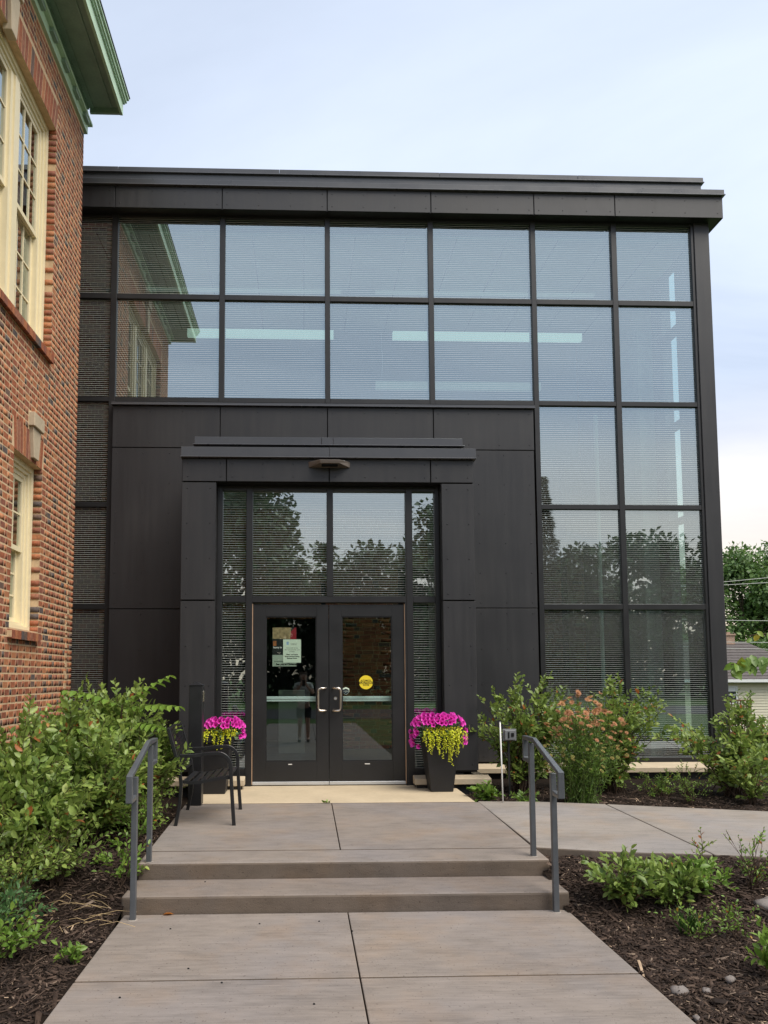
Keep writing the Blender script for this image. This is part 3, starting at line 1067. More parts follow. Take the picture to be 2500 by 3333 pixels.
MB().add([(-2.35, YNW - .65, ZR), (-2.35, YE + .05, ZR), (-7.5, YE + .05, 11.0), (-7.5, -3.4, 11.0), (-13, YE + .05, ZR), (-13, YNW - .65, ZR)],
         [(0, 1, 2, 3), (3, 2, 4, 5), (0, 3, 5), (1, 4, 2), (0, 5, 4, 1)]).build('roof', MT['shingle'], bb)

# ------------------------------------------------------------------ glass entrance building
eb = thing('entrance_building', 'modern two storey glass entrance hall with charcoal panels', 'building', (1.4, 0, -0.2))
ROWS = [(6.712, 7.846), (5.207, 6.637), (3.705, 5.139), (2.29, 3.637), (0.16, 2.213)]
COLS = [(-3.45, -2.728), (-2.644, -1.197), (-1.12, 0.307), (0.38, 1.798), (1.872, 3.293), (3.364, 4.48), (4.558, 5.662)]


def pane(x0, x1, z0, z1, y, mat, parent, name='pane', th=0.012, e=0.004):
    x0, x1, z0, z1 = x0 - e, x1 + e, z0 - e, z1 + e
    v = [(x, yy, z) for z in (z0, z1) for yy in (y, y + th) for x in (x0, x1)]
    o = MB().add(v, [(0, 1, 5, 4), (0, 2, 3, 1), (4, 5, 7, 6), (1, 3, 7, 5), (3, 2, 6, 7), (2, 0, 4, 6)]).build(name, [mat, MT['glass_back']], parent)
    o.data.polygons.foreach_set('material_index', [0, 1, 1, 1, 1, 1])
    return o


for ci, (x0, x1) in enumerate(COLS):
    for ri, (z0, z1) in enumerate(ROWS):
        if 1 <= ci <= 4 and ri > 1:
            continue
        pane(x0, x1, z0, z1, 0.0, MT['glass_frit'], eb)
FY0, FY1 = -0.035, 0.11
MX = [(-2.728, -2.644), (-1.197, -1.12), (0.307, 0.38), (1.798, 1.872), (3.293, 3.364), (4.48, 4.558), (5.662, 5.70)]
for k, (a, b) in enumerate(MX):
    zb = 0.08 if k in (0, 4, 5, 6) else 5.139
    box('mullion', a, b, FY0 - 0.004, FY1, zb, 7.90, MT['frame'], eb, bevel=0.003)
TZ = [(6.637, 6.712), (5.139, 5.207), (3.637, 3.705), (2.213, 2.29), (0.08, 0.16), (7.846, 7.90)]
for k, (a, b) in enumerate(TZ):
    for ci, (x0, x1) in enumerate(COLS):
        if 1 <= ci <= 4 and k in (2, 3, 4):
            continue
        box('transom', x0, x1, FY0, FY1, a, b, MT['frame'], eb, bevel=0.003)
# corner column and side curtain wall (bright slots through the last bay)
box('corner_column', 5.702, 5.925, -0.055, 0.30, 0.06, 7.90, MT['panel'], eb, bevel=0.006)
for (z0, z1) in ROWS:
    MB().add([(5.86, 0.60, z0), (5.86, 1.02, z0), (5.86, 1.02, z1), (5.86, 0.60, z1)], [(0, 1, 2, 3)]).build('side_pane', MT['glass_back'], eb)
box('side_wall', 5.75, 5.90, 0.30, 0.60, 0.06, 7.9, MT['darkwall'], eb)
box('side_wall', 5.75, 5.90, 1.02, 6.0, 0.06, 7.9, MT['darkwall'], eb)
for a, b in TZ[:5]:
    box('side_transom', 5.755, 5.895, 0.60, 1.02, a, b, MT['frame'], eb)


def rivets(parent, x0, x1, z0, z1, y, nx=None, nz=None):
    w, h = x1 - x0, z1 - z0
    nx = nx or max(2, int(round(w / 0.47)) + 1)
    nz = nz or max(2, int(round(h / 0.47)) + 1)
    m = MB()
    ex = min(0.07, w * 0.25)
    ez = min(0.075, h * 0.22)
    for i in range(nx):
        for j in range(nz):
            x = x0 + ex + (w - 2 * ex) * i / (nx - 1)
            z = z0 + ez + (h - 2 * ez) * j / (nz - 1)
            r = 0.0085
            m.hexa([(x + r * math.cos(PI / 3 * q), y, z + r * math.sin(PI / 3 * q)) for q in range(6)],
                   [(x + r * .6 * math.cos(PI / 3 * q), y - 0.004, z + r * .6 * math.sin(PI / 3 * q)) for q in range(6)])
    o = m.build('rivets', MT['rivet'], parent)
    o['kind'] = 'stuff'


def panel(x0, x1, z0, z1, y, parent=None, name='cladding_panel', g=0.006, riv=True, nx=None, nz=None, th=0.014):
    yy = y + random.gauss(0, 0.0006)
    m = MB().box(x0 + g, x1 - g, yy, yy + th, z0 + g, z1 - g)
    o = m.build(name, MT['panel'], parent or eb, bevel=0.0025)
    if riv:
        rivets(o, x0, x1, z0, z1, yy, nx, nz)
    return o


# dark sub-wall that shows in the panel joints
m = MB()
m.box(-2.65, 3.25, -0.10, 0.06, 4.45, 5.045)
m.box(-2.65, -1.40, -0.10, 0.06, 0.10, 4.45)
m.box(2.0, 3.25, -0.10, 0.06, 0.10, 4.45)
m.box(-1.40, 2.0, -0.10, 0.06, 3.95, 4.45)
m.build('sub_wall', MT['gap'], eb)
PY = -0.12
bx = [-2.65, -1.16, 0.335, 1.825, 3.252]
for a, b in zip(bx[:-1], bx[1:]):
    panel(a, b, 4.452, 5.045, PY, nz=2)
box('band_cap', -2.66, 3.262, -0.16, -0.036, 5.05, 5.062, MT['caplip'], eb)
box('band_cap', -2.66, 3.262, -0.15, -0.037, 5.0625, 5.09, MT['capmetal'], eb)
panel(-2.65, -1.42, 2.208, 4.452, PY)
panel(-2.65, -1.42, 0.10, 2.208, PY)
panel(2.02, 3.245, 2.222, 4.452, PY)
panel(2.02, 3.245, 0.115, 2.222, PY)

# roof edge: fascia panels, caps, parapet
fx = [-3.6, -2.657, -1.151, 0.337, 1.82, 3.306, 4.484, 6.06]
m = MB()
m.box(-3.6, 6.05, -0.165, 0.2, 7.905, 8.2)
m.box(5.93, 6.05, 0.2, 6.0, 7.905, 8.2)
m.build('fascia_backing', MT['gap'], eb)
for a, b in zip(fx[:-1], fx[1:]):
    panel(a, b, 7.882, 8.208, -0.18, name='fascia_panel', nz=2)
box('side_fascia', 6.051, 6.066, -0.178, 6.0, 7.884, 8.206, MT['panel'], eb)
box('roof_soffit', -3.6, 6.05, -0.164, 6.0, 7.889, 7.904, MT['frame'], eb)
m = MB().box(-3.6, 6.085, -0.205, 6.0, 8.226, 8.30)
m.build('roof_cap', MT['capmetal'], eb, bevel=0.004)
box('cap_lip', -3.6, 6.095, -0.218, 6.0, 8.210, 8.2255, MT['caplip'], eb, bevel=0.002)
box('parapet', -3.6, 5.905, 0.06, 6.0, 8.3005, 8.58, MT['capmetal'], eb)
box('parapet_seam', -3.6, 5.906, 0.056, 0.0605, 8.42, 8.432, MT['caplip'], eb)
box('cap_lip', -3.6, 5.945, 0.03, 6.0, 8.5805, 8.594, MT['caplip'], eb, bevel=0.002)
px_ = [-3.6, -2.68, -0.35, 2.0, 4.05, 5.935]
for k, (a, b) in enumerate(zip(px_[:-1], px_[1:])):
    box('parapet_cap', a + 0.002, b - 0.002, 0.04 + 0.001 * (k % 2), 6.0, 8.5945, 8.662, MT['capmetal'], eb, bevel=0.003)
box('roof_deck', -3.6, 5.9, 0.3, 6.0, 8.25, 8.29, MT['gap'], eb)

# ---- projecting entrance portal
YP = -1.48
m = MB()
m.box(-1.425, -1.045, -1.464, -1.18, 0.17, 3.59)
m.box(1.655, 2.025, -1.464, -1.18, 0.17, 3.59)
m.box(-1.425, 2.025, -1.464, -1.18, 3.595, 3.92)
m.box(-1.425, -1.15, -1.18, -0.12, 0.12, 3.92)
m.box(1.75, 2.025, -1.18, -0.12, 0.12, 3.92)
m.box(-1.15, 1.75, -1.18, -0.12, 3.70, 3.92)
m.build('portal_core', MT['gap'], eb)
hx = [-1.44, -0.915, 0.307, 1.521, 2.037]
for a, b in zip(hx[:-1], hx[1:]):
    panel(a, b, 3.59, 3.872, YP, name='portal_panel', nz=2)
for (a, b) in ((-1.443, -1.033), (1.643, 2.040)):
    panel(a, b, 2.178, 3.586, YP, name='portal_panel', nx=2, nz=4)
    panel(a, b, 0.185, 2.172, YP, name='portal_panel', nx=2, nz=5)
for x0, x1 in ((-1.443, -1.43), (2.027, 2.040)):
    for z0, z1 in ((0.185, 2.172), (2.178, 3.872)):
        box('portal_side_panel', x0, x1, -1.465, -0.122, z0 + 0.005, z1 - 0.005, MT['panel'], eb)
# reveal linings
box('reveal_lining', -1.044, -1.034, -1.46, -1.30, 0.0, 3.585, MT['frame'], eb)
box('reveal_lining', 1.644, 1.654, -1.46, -1.30, 0.0, 3.585, MT['frame'], eb)
box('reveal_soffit', -1.033, 1.643, -1.46, -1.30, 3.586, 3.594, MT['gap'], eb)
# portal roof edge
box('cap_lip', -1.455, 2.068, -1.53, -0.125, 3.876, 3.886, MT['caplip'], eb, bevel=0.002)
box('portal_cap', -1.447, 0.31, -1.518, -0.125, 3.8865, 4.0, MT['capmetal'], eb, bevel=0.003)
box('portal_cap', 0.311, 2.06, -1.519, -0.125, 3.8865, 4.0, MT['capmetal'], eb, bevel=0.003)
box('portal_upstand', -1.345, 1.99, -1.06, -0.125, 4.001, 4.165, MT['frame'], eb)
box('cap_lip', -1.375, 2.025, -1.12, -0.125, 4.1655, 4.175, MT['caplip'], eb, bevel=0.002)
for a, b in ((-1.355, 0.225), (0.227, 0.372), (0.374, 2.0)):
    box('upstand_cap', a, b, -1.10 + (0.004 if a < 0 else 0.0), -0.125, 4.1755, 4.27, MT['capmetal'], eb, bevel=0.003)

# portal glazing frame
DY0, DY1 = -1.335, -1.22
for a, b, z0, z1 in ((-1.033, -0.972, 0.0, 3.585), (-0.688, -0.612, 0.0, 3.585), (0.281, 0.357, 2.243, 3.585), (1.238, 1.316, 0.0, 3.585), (1.59, 1.643, 0.0, 3.585)):
    box('portal_mullion', a, b, DY0 - 0.004, DY1, z0, z1, MT['frame'], eb, bevel=0.003)
for x0, x1 in ((-0.972, -0.688), (-0.612, 0.281), (0.357, 1.238), (1.316, 1.59)):
    box('portal_transom', x0, x1, DY0, DY1, 3.525, 3.585, MT['frame'], eb, bevel=0.003)
for x0, x1 in ((-0.972, -0.688), (1.316, 1.59)):
    box('portal_transom', x0, x1, DY0, DY1, 2.168, 2.243, MT['frame'], eb, bevel=0.003)
    box('portal_transom', x0, x1, DY0, DY1, 0.0, 0.205, MT['frame'], eb, bevel=0.003)
    pane(x0, x1, 0.205, 2.168, -1.285, MT['glass_portal'], eb)
    pane(x0, x1, 2.243, 3.525, -1.285, MT['glass_portal'], eb)
box('portal_transom', -0.612, 1.238, DY0, DY1, 2.168, 2.243, MT['frame'], eb, bevel=0.003)
pane(-0.612, 0.281, 2.243, 3.525, -1.285, MT['glass_portal'], eb)
pane(0.357, 1.238, 2.243, 3.525, -1.285, MT['glass_portal'], eb)
box('door_strip', -0.611, -0.6035, -1.325, -1.25, 0.02, 2.15, MT['copperstrip'], eb)
box('door_strip', 1.2095, 1.217, -1.325, -1.25, 0.02, 2.15, MT['copperstrip'], eb)
box('door_jamb', 1.2175, 1.238, DY0 + 0.002, DY1, 0.0, 2.168, MT['frame'], eb)

# doors


def door(x0, x1, gx0, gx1, hx0, hside):
    d = bpy.data.objects.new('door', None)
    COL.objects.link(d)
    d.parent = eb
    WL[d.name] = wloc(eb)
    y0, y1 = -1.312, -1.262
    gz0, gz1 = 0.282, 2.002
    box('stile', x0, gx0, y0, y1, 0.05, 2.145, MT['frame'], d, bevel=0.002)
    box('stile', gx1, x1, y0, y1, 0.05, 2.145, MT['frame'], d, bevel=0.002)
    box('top_rail', gx0, gx1, y0, y1, gz1, 2.145, MT['frame'], d)
    box('bottom_rail', gx0, gx1, y0, y1, 0.05, gz0, MT['frame'], d)
    box('door_sweep', x0, x1, y0 - 0.006, y1, 0.012, 0.049, MT['alu'], d, bevel=0.002)
    # glazing bead
    b = 0.012
    m = MB()
    m.box(gx0, gx0 + b, y0 + 0.008, y0 + 0.03, gz0, gz1).box(gx1 - b, gx1, y0 + 0.008, y0 + 0.03, gz0, gz1)
    m.box(gx0 + b, gx1 - b, y0 + 0.009, y0 + 0.03, gz0, gz0 + b).box(gx0 + b, gx1 - b, y0 + 0.009, y0 + 0.03, gz1 - b, gz1)
    m.build('glazing_bead', MT['frame'], d)
    pane(gx0 + b, gx1 - b, gz0 + b, gz1 - b, -1.29, MT['glass_door'], d, 'door_pane')
    # push bar on the inside
    pb = box('push_bar', gx0 + 0.0, gx1 + 0.0, -1.22, -1.18, 0.984, 1.045, MT['pushbar'], d, bevel=0.004)
    box('push_bar_groove', gx0, gx1, -1.2215, -1.2205, 1.010, 1.014, MT['gap'], pb)
    # pull handle
    xa, xb = hx0, hx0 + hside * 0.088
    pts = [(xa, y0, 1.145)]
    for k in range(7):
        a = PI / 2 * k / 6
        pts.append((xb - hside * 0.035 + hside * 0.035 * math.sin(a), y0 - 0.065, 1.11 + 0.035 * math.cos(a)))
    for k in range(7):
        a = PI / 2 * k / 6
        pts.append((xb - hside * 0.035 + hside * 0.035 * math.cos(a), y0 - 0.065, 0.915 - 0.035 * math.sin(a)))
    pts.append((xa, y0, 0.88))
    pts.insert(1, (xa, y0 - 0.06, 1.145))
    pts.insert(-1, (xa, y0 - 0.06, 0.88))
    MB().tube(pts, 0.0125, 10).build('pull_handle', MT['steel'], d, smooth=True)
    return d


dl = door(-0.602, 0.300, -0.450, 0.158, 0.262, -1)
dr = door(0.306, 1.208, 0.457, 1.062, 0.350, 1)
disc(MB(), 0.380, -1.3125, 1.023, 0.021, 16).build('lock_rim', MT['steel'], dr)
disc(MB(), 0.380, -1.3145, 1.023, 0.012, 12).build('lock_cylinder', MT['alu'], dr)
box('maker_label', -0.180, -0.135, -1.3135, -1.3122, 0.246, 0.256, MT['white'], dl)
box('maker_label', 0.725, 0.785, -1.3135, -1.3122, 0.247, 0.257, MT['white'], dr)

# stone ledges and foundation


def ledge(x0, x1, yf, yb, zf, zb, th):
    return MB().hexa([(x0, yf, zf - th), (x1, yf, zf - th), (x1, yb, zf - th), (x0, yb, zf - th)],
                     [(x0, yf, zf), (x1, yf, zf), (x1, yb, zb), (x0, yb, zb)])


ledge(2.16, 5.93, -0.42, -0.06, 0.072, 0.098, 0.068).build('stone_ledge', MT['limestone'], eb, bevel=0.006)
ledge(1.27, 2.155, -1.60, -1.462, 0.112, 0.14, 0.068).build('stone_ledge', MT['limestone'], eb, bevel=0.006)
ledge(-1.56, -0.672, -1.60, -1.462, 0.112, 0.14, 0.068).build('stone_ledge', MT['limestone'], eb, bevel=0.006)
ledge(2.041, 2.155, -1.455, -0.43, 0.112, 0.112, 0.068).build('stone_ledge', MT['limestone'], eb, bevel=0.006)
for q in ((2.03, 5.92, -0.36, 0.0, -0.8, 0.003), (1.30, 2.03, -1.55, -0.9, -0.4, 0.058), (-1.50, -0.70, -1.55, -0.9, -0.4, 0.058),
          (-3.5, -1.50, -0.2, 0.0, -0.4, 0.078), (5.70, 5.92, 0.0, 6.0, -2.0, 0.06)):
    box('foundation', *q, MT['blackmetal'], eb)

# ---- hall inside
MT['sunlitpier'] = plain('pale_sunlit_pier', (0.62, 0.62, 0.56), 0.8, 0.2, var=0.2, scale=9)  # sunlight on the piers is put into this pale colour
MT['lining'] = plain('lining_grey', (0.22, 0.23, 0.22), 0.8, 0.2, var=0.06, scale=1.5)
YB = 2.9
fl = MB()
fl.box(-3.5, 5.7, -0.02, 6.0, -0.3, -0.004)
fl.box(-1.14, 1.74, -1.199, -0.021, -0.3, -0.005)
fl.build('hall_floor', MT['floorint'], eb)
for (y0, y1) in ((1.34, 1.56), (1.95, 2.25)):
    box('hall_pier', 5.50, 5.749, y0, y1, 0.0, 7.69, MT['sunlitpier'], eb)
box('hall_ceiling', -3.5, 5.75, 0.12, 6.0, 7.70, 7.74, MT['ceiling'], eb)
for k in range(12):
    x = -3.0 + k * 0.75
    box('ceiling_seam', x, x + 0.015, 0.12, YB, 7.694, 7.6995, MT['darkwall'], eb)
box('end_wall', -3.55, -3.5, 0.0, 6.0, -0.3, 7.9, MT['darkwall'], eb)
# old brick wall inside the hall, with openings
IH = [(-1.55, 0.62, 0.0, 2.35), (1.72, 3.9, 0.0, 3.3), (-3.5, -2.0, 0.0, 3.0), (5.15, 5.8, -1, 7.7), (4.72, 4.95, 0.0, 7.7), (-2.6, -0.6, 4.6, 6.3), (1.2, 3.4, 4.6, 6.3)]
ib = bond(-3.5, 5.75, 0.0, 7.65, IH, 0.0705, 0.011, 0.011, 0.203, 0.098)
iw = MB()
xs_ = sorted(set([-3.5, 5.75] + [max(-3.5, min(5.75, h[k])) for h in IH for k in (0, 1)]))
zs_ = sorted(set([0.0, 7.69] + [max(0.0, min(7.69, h[k])) for h in IH for k in (2, 3)]))
for a, b in zip(xs_[:-1], xs_[1:]):
    for c, d in zip(zs_[:-1], zs_[1:]):
        xm, zm = (a + b) / 2, (c + d) / 2
        if not any(h[0] < xm < h[1] and h[2] < zm < h[3] for h in IH):
            iw.box(a, b, YB + 0.006, YB + 0.3, c, d)
iwo = iw.build('inner_wall', MT['mortar'], eb)


def in_world(it, depth):
    x, z, sx_, sz = it
    return (x, YB + depth / 2 + random.gauss(0, 0.001), z), (sx_, depth, sz)


box('added_lining', -3.5, 5.1, YB - 0.02, YB - 0.008, 5.3, 7.69, MT['lining'], eb)  # smooth grey sheet added over the brick to darken the upper hall
lay(ib, in_world, 0.06, iwo, lambda it: abs(it[0] - 1.15) + 0.5 * max(0, it[1] - 2.1), 150)
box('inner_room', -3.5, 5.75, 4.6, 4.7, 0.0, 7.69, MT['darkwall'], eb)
# white column and stair rail seen through the right hand bays
MB().tube([(4.62, 1.0, 0), (4.62, 1.0, 5.4)], 0.03, 10).build('hall_pole', MT['white'], eb)
MB().tube([(3.55, 0.7, 0), (3.55, 0.7, 1.3), (3.42, 0.7, 1.38), (3.2, 0.7, 1.38)], 0.02, 8).build('stair_rail', MT['alu'], eb)
box('vestibule_ceiling', -1.14, 1.74, -1.2, -0.13, 3.60, 3.69, MT['ceiling'], eb)
box('vestibule_wall', -1.149, -1.12, -1.2, -0.125, 0.0, 3.6, MT['plaster'], eb)
box('vestibule_wall', 1.72, 1.749, -1.2, -0.125, 0.0, 3.6, MT['plaster'], eb)
box('inner_door_post', 0.25, 0.31, 0.1, 0.16, 0, 2.6, MT['frame'], eb)
box('inner_wall_cabinet', -0.42, 0.02, 2.2, 2.8, 0.0, 1.05, MT['plaster'], eb)

# pendant lights hanging in the hall
for (x0, x1, y, z, lab) in ((-1.92, 0.50, 1.6, 6.97, 'white linear pendant lamp behind the left upper panes'),
                            (1.49, 4.68, 1.6, 6.97, 'long white linear pendant lamp behind the right upper panes'),
                            (1.30, 4.30, 2.55, 6.52, 'faint linear pendant lamp lower down in the right upper panes')):
    pn = thing('pendant_light', lab, 'lamp', ((x0 + x1) / 2, y, z), 'pendant lamps in the hall')
    box('lamp_body', x0, x1, y - 0.04, y + 0.04, z - 0.065, z + 0.065, MT['pendant'] if y < 2 else MT['faintglow'], pn)
    for x in (x0 + 0.1, x1 - 0.1):
        MB().tube([(x, y, z + 0.065), (x + 0.03, y, z + 0.4), (x, y, 7.70)], 0.004, 5).build('cable', MT['white'], pn)
for (x0, x1, lab) in ((-2.6, 0.62, 'added glowing strip for pendant uplight on the ceiling behind the left top panes'), (1.2, 4.9, 'added glowing strip for pendant uplight on the ceiling behind the right top panes')):
    o = box('ceiling_glow', x0, x1, 1.5, 1.58, 7.672, 7.692, MT['faintglow'])  # added strip, no fixture: imitates the pendants' uplight glow on the ceiling
    tag(o, lab, 'lamp', 'added uplight glow on the hall ceiling')

# ---- wall lamp over the portal
wl_ = thing('wall_lamp', 'bronze wedge shaped wall lamp above the entrance doors', 'lamp', (0.307, YP, 3.8))
MB().hexa([(0.06, YP, 3.765), (0.20, YP - 0.13, 3.783), (0.42, YP - 0.13, 3.783), (0.556, YP, 3.765)],
          [(0.056, YP, 3.836), (0.19, YP - 0.14, 3.822), (0.43, YP - 0.14, 3.822), (0.56, YP, 3.836)]).build('lamp_housing', MT['bronze'], wl_, bevel=0.004)
box('lamp_lens', 0.215, 0.405, YP - 0.11, YP - 0.04, 3.766, 3.777, MT['gap'], wl_)
box('photocell', 0.478, 0.492, YP - 0.03, YP - 0.016, 3.8365, 3.848, MT['white'], wl_)

# ---- papers and stickers on the door glass
YG = -1.2925
po = thing('poster', 'dark photo poster with tan and red areas behind the left door glass', 'poster', (-0.23, YG, 1.4))
box('sheet', -0.372, -0.084, YG + 0.018, YG + 0.019, 1.403, 1.873, MT['posterdark'], po)
box('picture_panel', -0.370, -0.150, YG + 0.0165, YG + 0.0175, 1.735, 1.871, MT['postertan'], po)
MB().hexa([(-0.160, YG + 0.016, 1.73), (-0.086, YG + 0.016, 1.73), (-0.086, YG + 0.016, 1.871), (-0.105, YG + 0.016, 1.871), (-0.152, YG + 0.016, 1.82)],
          [(-0.160, YG + 0.0155, 1.73), (-0.086, YG + 0.0155, 1.73), (-0.086, YG + 0.0155, 1.871), (-0.105, YG + 0.0155, 1.871), (-0.152, YG + 0.0155, 1.82)]).build('red_panel', MT['posterred'], po)
box('picture_panel', -0.365, -0.325, YG + 0.0165, YG + 0.0175, 1.65, 1.71, MT['posterskin'], po)
box('lower_panel', -0.3715, -0.0845, YG + 0.0165, YG + 0.0175, 1.405, 1.542, MT['posterpaper'], po)
text('lettering', 'hurry in', 0.032, -0.31, YG + 0.0162, 1.622, MT['white'], po, bold=0.001)
text('lettering', 'See you at Christmas!', 0.030, -0.195, YG + 0.016, 1.420, MT['ink'], po, bold=0.0016)
box('rule', -0.35, -0.24, YG + 0.0155, YG + 0.0163, 1.462, 1.466, MT['ink'], po)
no = thing('paper_notice', 'pale letter size notice with black lettering on the left door', 'notice', (-0.137, YG, 1.45))
box('sheet', -0.244, -0.030, YG + 0.012, YG + 0.0128, 1.449, 1.728, MT['paper'], no)
yt = YG + 0.0115
box('logo', -0.204, -0.176, yt, yt + 0.0004, 1.663, 1.70, MT['inkblue'], no)
box('rule', -0.155, -0.078, yt, yt + 0.0004, 1.676, 1.678, MT['ink'], no)
text('lettering', 'CENTER, INC.', 0.012, -0.116, yt, 1.661, MT['ink'], no)
for k, tx in enumerate(('Entry only during', 'after-hours events, and', 'activities.')):
    text('lettering', tx, 0.019, -0.137, yt, 1.620 - 0.022 * k, MT['ink'], no)
for k, tx in enumerate(('Please use Fourth', 'Street entrance during', 'Business Hours.')):
    text('lettering', tx, 0.019, -0.137, yt, 1.540 - 0.022 * k, MT['ink'], no, bold=0.0009)
cs = thing('caution_sticker', 'round yellow caution sticker on the right door glass', 'sticker', (0.746, YG, 1.213))
disc(MB(), 0.746, YG - 0.0005, 1.213, 0.083, 36).build('disc', MT['yellow'], cs)
text('lettering', 'AUTOMATIC', 0.026, 0.746, YG - 0.0028, 1.226, MT['ink'], cs, sx=0.86, bold=0.0006)
box('band', 0.6640, 0.8280, YG - 0.0029, YG - 0.0021, 1.193, 1.222, MT['ink'], cs)
text('lettering', 'CAUTION', 0.034, 0.746, YG - 0.0033, 1.1955, MT['yellow'], cs, sx=0.98, bold=0.0008)
text('lettering', 'DOOR', 0.026, 0.746, YG - 0.0028, 1.171, MT['ink'], cs, sx=0.95, bold=0.0006)
ss = thing('shield_sticker', 'small navy shield sticker with pale top on the right door', 'sticker', (0.505, YG, 1.08))


def shield(mb, cx, cz, w, h, y, t=0.0015):
    p = [(-w, h * .62), (0, h), (w, h * .62), (w, -h * .25), (w * .55, -h * .75), (0, -h), (-w * .55, -h * .75), (-w, -h * .25)]
    return mb.hexa([(cx + a, y, cz + b) for a, b in reversed(p)], [(cx + a, y - t, cz + b) for a, b in reversed(p)])


shield(MB(), 0.505, 1.111, 0.040, 0.046, YG - 0.0004).build('border', MT['paper'], ss)
shield(MB(), 0.505, 1.104, 0.035, 0.034, YG - 0.0020).build('field', MT['navy'], ss)
text('lettering', 'SECURED', 0.012, 0.505, YG - 0.0039, 1.103, MT['paper'], ss)
text('lettering', 'BY', 0.009, 0.505, YG - 0.0039, 1.091, MT['paper'], ss)

# ------------------------------------------------------------------ handrails
def handrail(xl, xu, dyl, label):
    """xl/xu: x of lower and upper post"""
    h = thing('handrail', label, 'handrail', (xl, -4.9 + dyl, -0.29), 'handrails beside the steps')
    yl, yu = -4.945 + dyl, -4.40 + dyl
    w = 0.0185
    box('post', xl - w, xl + w, yl - w, yl + w, -0.292, 0.625, MT['railmetal'], h, bevel=0.004, seg=2)
    box('post', xu - w, xu + w, yu - w, yu + w, -0.072, 0.775, MT['railmetal'], h, bevel=0.004, seg=2)
    for x, y, z in ((xl, yl, -0.2898), (xu, yu, -0.0630)):
        m = MB()
        r = 0.032
        m.hexa([(x + r * math.cos(2 * PI * k / 12), y + r * math.sin(2 * PI * k / 12), z) for k in range(12)],
               [(x + r * .9 * math.cos(2 * PI * k / 12), y + r * .9 * math.sin(2 * PI * k / 12), z + 0.003) for k in range(12)])
        m.build('grout_ring', MT['concrete2'], h)
    yf, yk, ye = -5.12 + dyl, -4.50 + dyl, -4.235 + dyl
    f = lambda y: xl + (xu - xl) * (y - yl) / (yu - yl)
    pts = [(f(yl), yl - w, 0.495), (f(yf), yf, 0.495), (f(yf), yf, 0.645), (f(yk), yk, 0.805), (f(ye), ye, 0.805), (f(ye), ye, 0.64), (f(yu), yu + w, 0.64)]
    MB().tube(pts, [(0.018, 0.0155)] * len(pts), square=True, up=(1, 0, 0)).build('rail', MT['railmetal'], h, bevel=0.005, seg=2)
    return h


handrail(-1.105, -1.125, 0.0, 'grey square tube handrail beside the leafy shrubs')
handrail(1.686, 1.720, 0.055, 'grey square tube handrail beside the bare bark bed')

# ------------------------------------------------------------------ door opener bollard
bo = thing('bollard', 'black square door opener post with low pyramid cap beside the chair', 'bollard', (-1.09, -2.45, 0))
box('post', -1.158, -1.022, -2.518, -2.382, 0.0, 1.195, MT['blackmetal'], bo, bevel=0.004)
MB().hexa([(-1.166, -2.526, 1.1955), (-1.014, -2.526, 1.1955), (-1.014, -2.374, 1.1955), (-1.166, -2.374, 1.1955)],
          [(-1.10, -2.46, 1.228), (-1.08, -2.46, 1.228), (-1.08, -2.44, 1.228), (-1.10, -2.44, 1.228)]).build('cap', MT['blackmetal'], bo, bevel=0.002)
MB().hexa([(-1.0215, -2.49, 1.03), (-1.0215, -2.41, 1.03), (-1.0215, -2.41, 1.14), (-1.0215, -2.49, 1.14)],
          [(-1.012, -2.487, 1.034), (-1.012, -2.413, 1.034), (-1.012, -2.413, 1.136), (-1.012, -2.487, 1.136)]).build('push_plate', MT['steel'], bo, bevel=0.002)
for z in (0.05, 0.12):
    disc(MB(), -1.04, -2.5185, z, 0.008, 8).build('bolt', MT['rivet'], bo)

# ------------------------------------------------------------------ metal chair
ch = thing('patio_chair', 'black metal slatted armchair facing across the landing', 'chair', (-0.87, -3.0, -0.02))
YN, YFAR = -3.325, -2.69
sz = lambda x: 0.375 + 0.022 * math.sin((x + 1.09) / 0.45 * 2 * PI * 0.75 + 3.6)
for y in (YN, YFAR):
    lf = -0.036 if y == YN else -0.014
    # front leg runs up into the arm, arm sweeps back to the backrest
    pts = [(-0.615, y, lf), (-0.632, y, 0.20), (-0.645, y, 0.40), (-0.645, y, 0.47)]
    for k in range(1, 8):
        a = PI / 2 * k / 7
        pts.append((-0.645 - 0.115 * (1 - math.cos(a)), y, 0.47 + 0.13 * math.sin(a)))
    pts += [(-0.85, y, 0.597), (-0.98, y, 0.580), (-1.10, y, 0.578)]
    MB().tube(pts, [(0.011, 0.016)] * len(pts), square=True, up=(1, 0, 0)).build('arm_leg', MT['blackmetal'], ch, bevel=0.003)
    pts = [(-1.13, y, lf), (-1.095, y, 0.16), (-1.085, y, 0.33), (-1.10, y, 0.45), (-1.15, y, 0.63), (-1.205, y, 0.82)]
    MB().tube(pts, [(0.011, 0.015)] * len(pts), square=True, up=(1, 0, 0)).build('back_leg', MT['blackmetal'], ch, bevel=0.003)
    px = [-1.085, -1.0, -0.9, -0.8, -0.72, -0.655]
    MB().tube([(x, y + (0.012 if y == YN else -0.012), sz(x) - 0.012) for x in px], [(0.006, 0.014)] * 6, square=True, up=(0, 0, 1)).build('seat_rail', MT['blackmetal'], ch)
